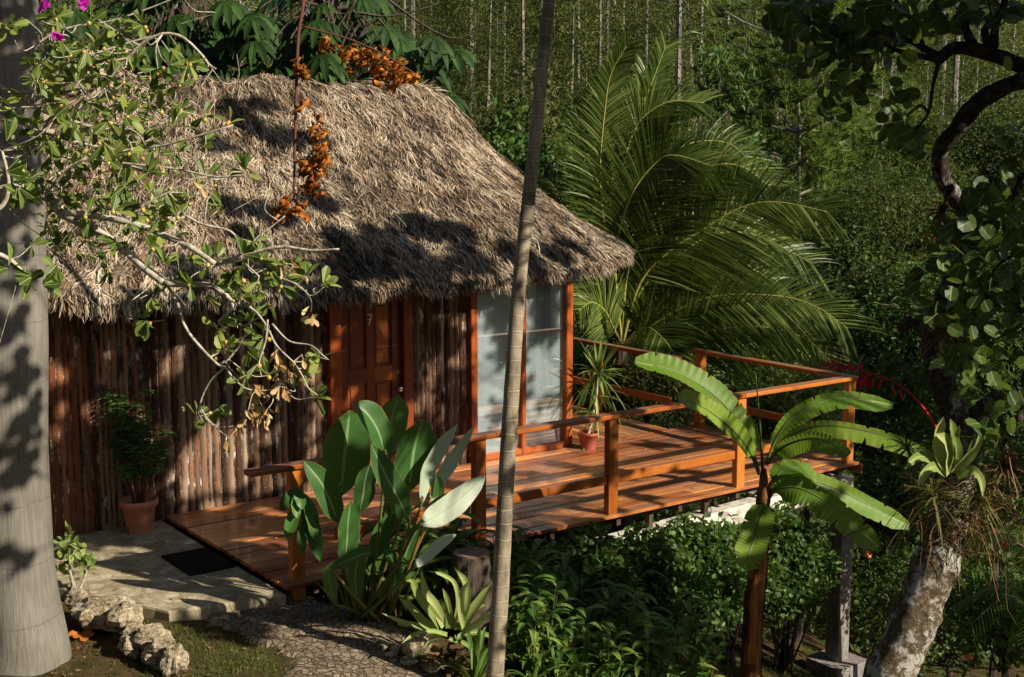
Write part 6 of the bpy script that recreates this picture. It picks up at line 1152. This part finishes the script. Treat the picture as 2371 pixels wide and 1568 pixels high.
k.build('branches', M['twig'], ft, True); lv.build('leaves', M['fig_leaf'], ft); fo_ = fv.build('fruit', M['fruit'], ft, True); fo_['kind'] = 'stuff'; dv.build('withered_leaves', M['fig_dead'], ft)
for i, (x, y, lb) in enumerate(((168, 100, 'largest magenta blossom below the other two'), (122, 18, 'magenta blossom at the top left beside the grey palm trunk'), (240, 5, 'magenta blossom cut by the top edge'))):
    c = A(x*.79+2 if i == 0 else x*.79, y*.79, 4.75) if False else A((134, 97, 190)[i], (78, 14, 4)[i], 4.75); k = MB(); n_ = 9; D = nz(rdir(n_)*.9+np.array([.3, -.2, -.2])); k.leaves(DISC, np.tile(c, (n_, 1)), D, rdir(n_), (.031), .031, rng.random(n_)); tag(k.build('magenta_blossom', M['magenta']), lb, 'flower', 'magenta blossoms')

# ------------------------------------------------------------------ dry vine hanging
YV = 6.2
dvn = thing('withered_vine', 'reddish hanging vine stem with shrivelled orange leaves over the thatch', 'vine', A(690, 200, YV)); k = MB()
Pm = px_path([(712, -200), (704, -40), (700, 20), (690, 90), (686, 200), (683, 320), (681, 440), (683, 470)], YV, YV, 50); k.tube(Pm, np.linspace(.011, .005, 50), 7, wob=.2)
Pb_ = px_path([(701, 62), (740, 72), (800, 88), (860, 112), (910, 138), (960, 170)], YV, YV-.1, 26); k.tube(Pb_, np.linspace(.006, .003, 26), 6)
for pts in ([(683, 362), (700, 364), (720, 362)], [(684, 440), (665, 460), (640, 490)], [(684, 445), (690, 470), (692, 495)], [(692, 215), (710, 235), (730, 260), (738, 300), (742, 350)], [(700, 180), (697, 150)]): k.tube(px_path(pts, YV, YV, 10), .003, 5)
k.build('stem', M['vine'], dvn, True); k = MB()
def dead(x, y, w, h, n_):
    P = np.array([A(x+rng.normal()*w, y+rng.normal()*h, YV+rng.normal()*.02) for _ in range(int(n_*1.3))])
    for p in P:
        d = nz(np.array([rng.normal()*.35, rng.normal()*.35, -1.])); L = rng.uniform(.03, .07); a = rng.random()*6.28
        Pp = np.array([p+d*L*f+np.array([.02*math.sin(f*5+a), .02*math.cos(f*6+a), 0]) for f in np.linspace(0, 1, 7)]); k.blade(Pp, .014*np.array([.1, .7, 1, .9, 1, .6, .1])*rng.uniform(.5, 1.2), rng.normal(size=3), rng.uniform(.6, 1.4), nx=5, wave=.6)
for a in ((696, 150, 5, 16, 8), (752, 95, 5, 8, 4), (702, 232, 6, 8, 4), (735, 290, 8, 22, 10), (742, 330, 6, 16, 7), (748, 352, 10, 10, 9), (728, 380, 13, 16, 15), (720, 420, 12, 16, 12), (705, 372, 5, 8, 4), (688, 478, 8, 10, 9), (645, 490, 6, 5, 5), (662, 465, 12, 6, 6),
          (800, 112, 10, 10, 9), (825, 122, 12, 12, 12), (850, 125, 10, 12, 9), (875, 140, 12, 12, 12), (900, 150, 12, 14, 14), (925, 162, 12, 10, 12), (950, 168, 8, 8, 8), (872, 168, 3, 10, 4), (915, 180, 8, 8, 6)): dead(*a)
k.build('withered_leaves', M['vine_dead'], dvn, True)
t = catm([A(228, -30, 5.6), A(300, 20, 5.6)], 4)

for (cx_, cy_, cz_, rx, ry, bx, by, lb) in ((-7.5, 7, 13.2, 6.5, 6.5, -9, 4, 'unseen spreading tree added left of the hut to block sky light'), (-2, 0, 12.8, 6, 6, -5, -4, 'unseen spreading tree added behind the viewpoint to block sky light'), (-7, 17, 14, 6.5, 5, -10, 18, 'unseen spreading tree added behind the hut roof to block sky light'), (4, -8, 12, 6, 5, 5, -10, 'unseen tree added on the slope behind the viewpoint to block sky light')):  # unseen crowns added overhead and behind to reduce sky fill
    o = thing('added_canopy_tree', lb, 'tree', (bx, by, float(gz(bx, max(by, 1)))), 'unseen trees added to cut the sky light'); s = MB(); top = np.array([(bx+cx_)/2, (by+cy_)/2, cz_-1.5]); s.tube(catm([(bx, by, float(gz(bx, max(by, 1)))-.2), (bx, by, 6), top], 14), np.linspace(.3, .14, 14), 10)
    n_ = 260; an = rng.random(n_)*6.28; rr = np.sqrt(rng.random(n_)); cs = np.stack([cx_+rx*rr*np.cos(an), cy_+ry*rr*np.sin(an), cz_+rng.normal(size=n_)*.5-1.2*rr**2], 1)
    for p in cs[::12]: s.tube(catm([top, (top+p)/2+np.array([0, 0, .4]), p], 7), np.linspace(.08, .02, 7), 5, cap=False)
    s.build('trunk', M['darkbark'], o); k = MB(); cloud(k, OBOV, cs, .8, 24, (.25, .4), (.16, .26), .9, flat=.5); k.build('crown', M['cecr'], o)
# ------------------------------------------------------------------ light, sky, camera
w = bpy.data.worlds.new('World'); sc.world = w; w.use_nodes = True; nt = w.node_tree; bg = nt.nodes['Background']; sky = nt.nodes.new('ShaderNodeTexSky'); sky.sky_type = 'NISHITA'; sky.sun_disc = False
az = math.atan2(SUN[0], SUN[1]); sky.sun_elevation = math.asin(SUN[2]); sky.sun_rotation = az; nt.links.new(sky.outputs[0], bg.inputs[0]); bg.inputs[1].default_value = .05
L_ = bpy.data.lights.new('sun', 'SUN'); L_.energy = 5.0; L_.angle = math.radians(.53); L_.color = (1, .90, .74); lo = bpy.data.objects.new('sun', L_); COL.objects.link(lo); lo.rotation_euler = Vector(-SUN).to_track_quat('-Z', 'Y').to_euler(); lo.location = (8, -2, 12)
cd = bpy.data.cameras.new('camera'); cd.sensor_width = 36; cd.lens = 36*F/2371; cd.clip_end = 600; cd.clip_start = .1; co = bpy.data.objects.new('camera', cd); COL.objects.link(co); co.location = (0, 0, H); co.rotation_euler = (math.radians(90)-PIT, 0, 0); sc.camera = co
sc.view_settings.view_transform = 'Standard'; sc.view_settings.look = 'None'; sc.view_settings.exposure = .58; sc.view_settings.gamma = 1; sc.render.film_transparent = False
sc.cycles.max_bounces = 6; sc.cycles.transparent_max_bounces = 8; sc.cycles.diffuse_bounces = 2; sc.cycles.glossy_bounces = 2; sc.cycles.transmission_bounces = 3; sc.cycles.sample_clamp_indirect = 4
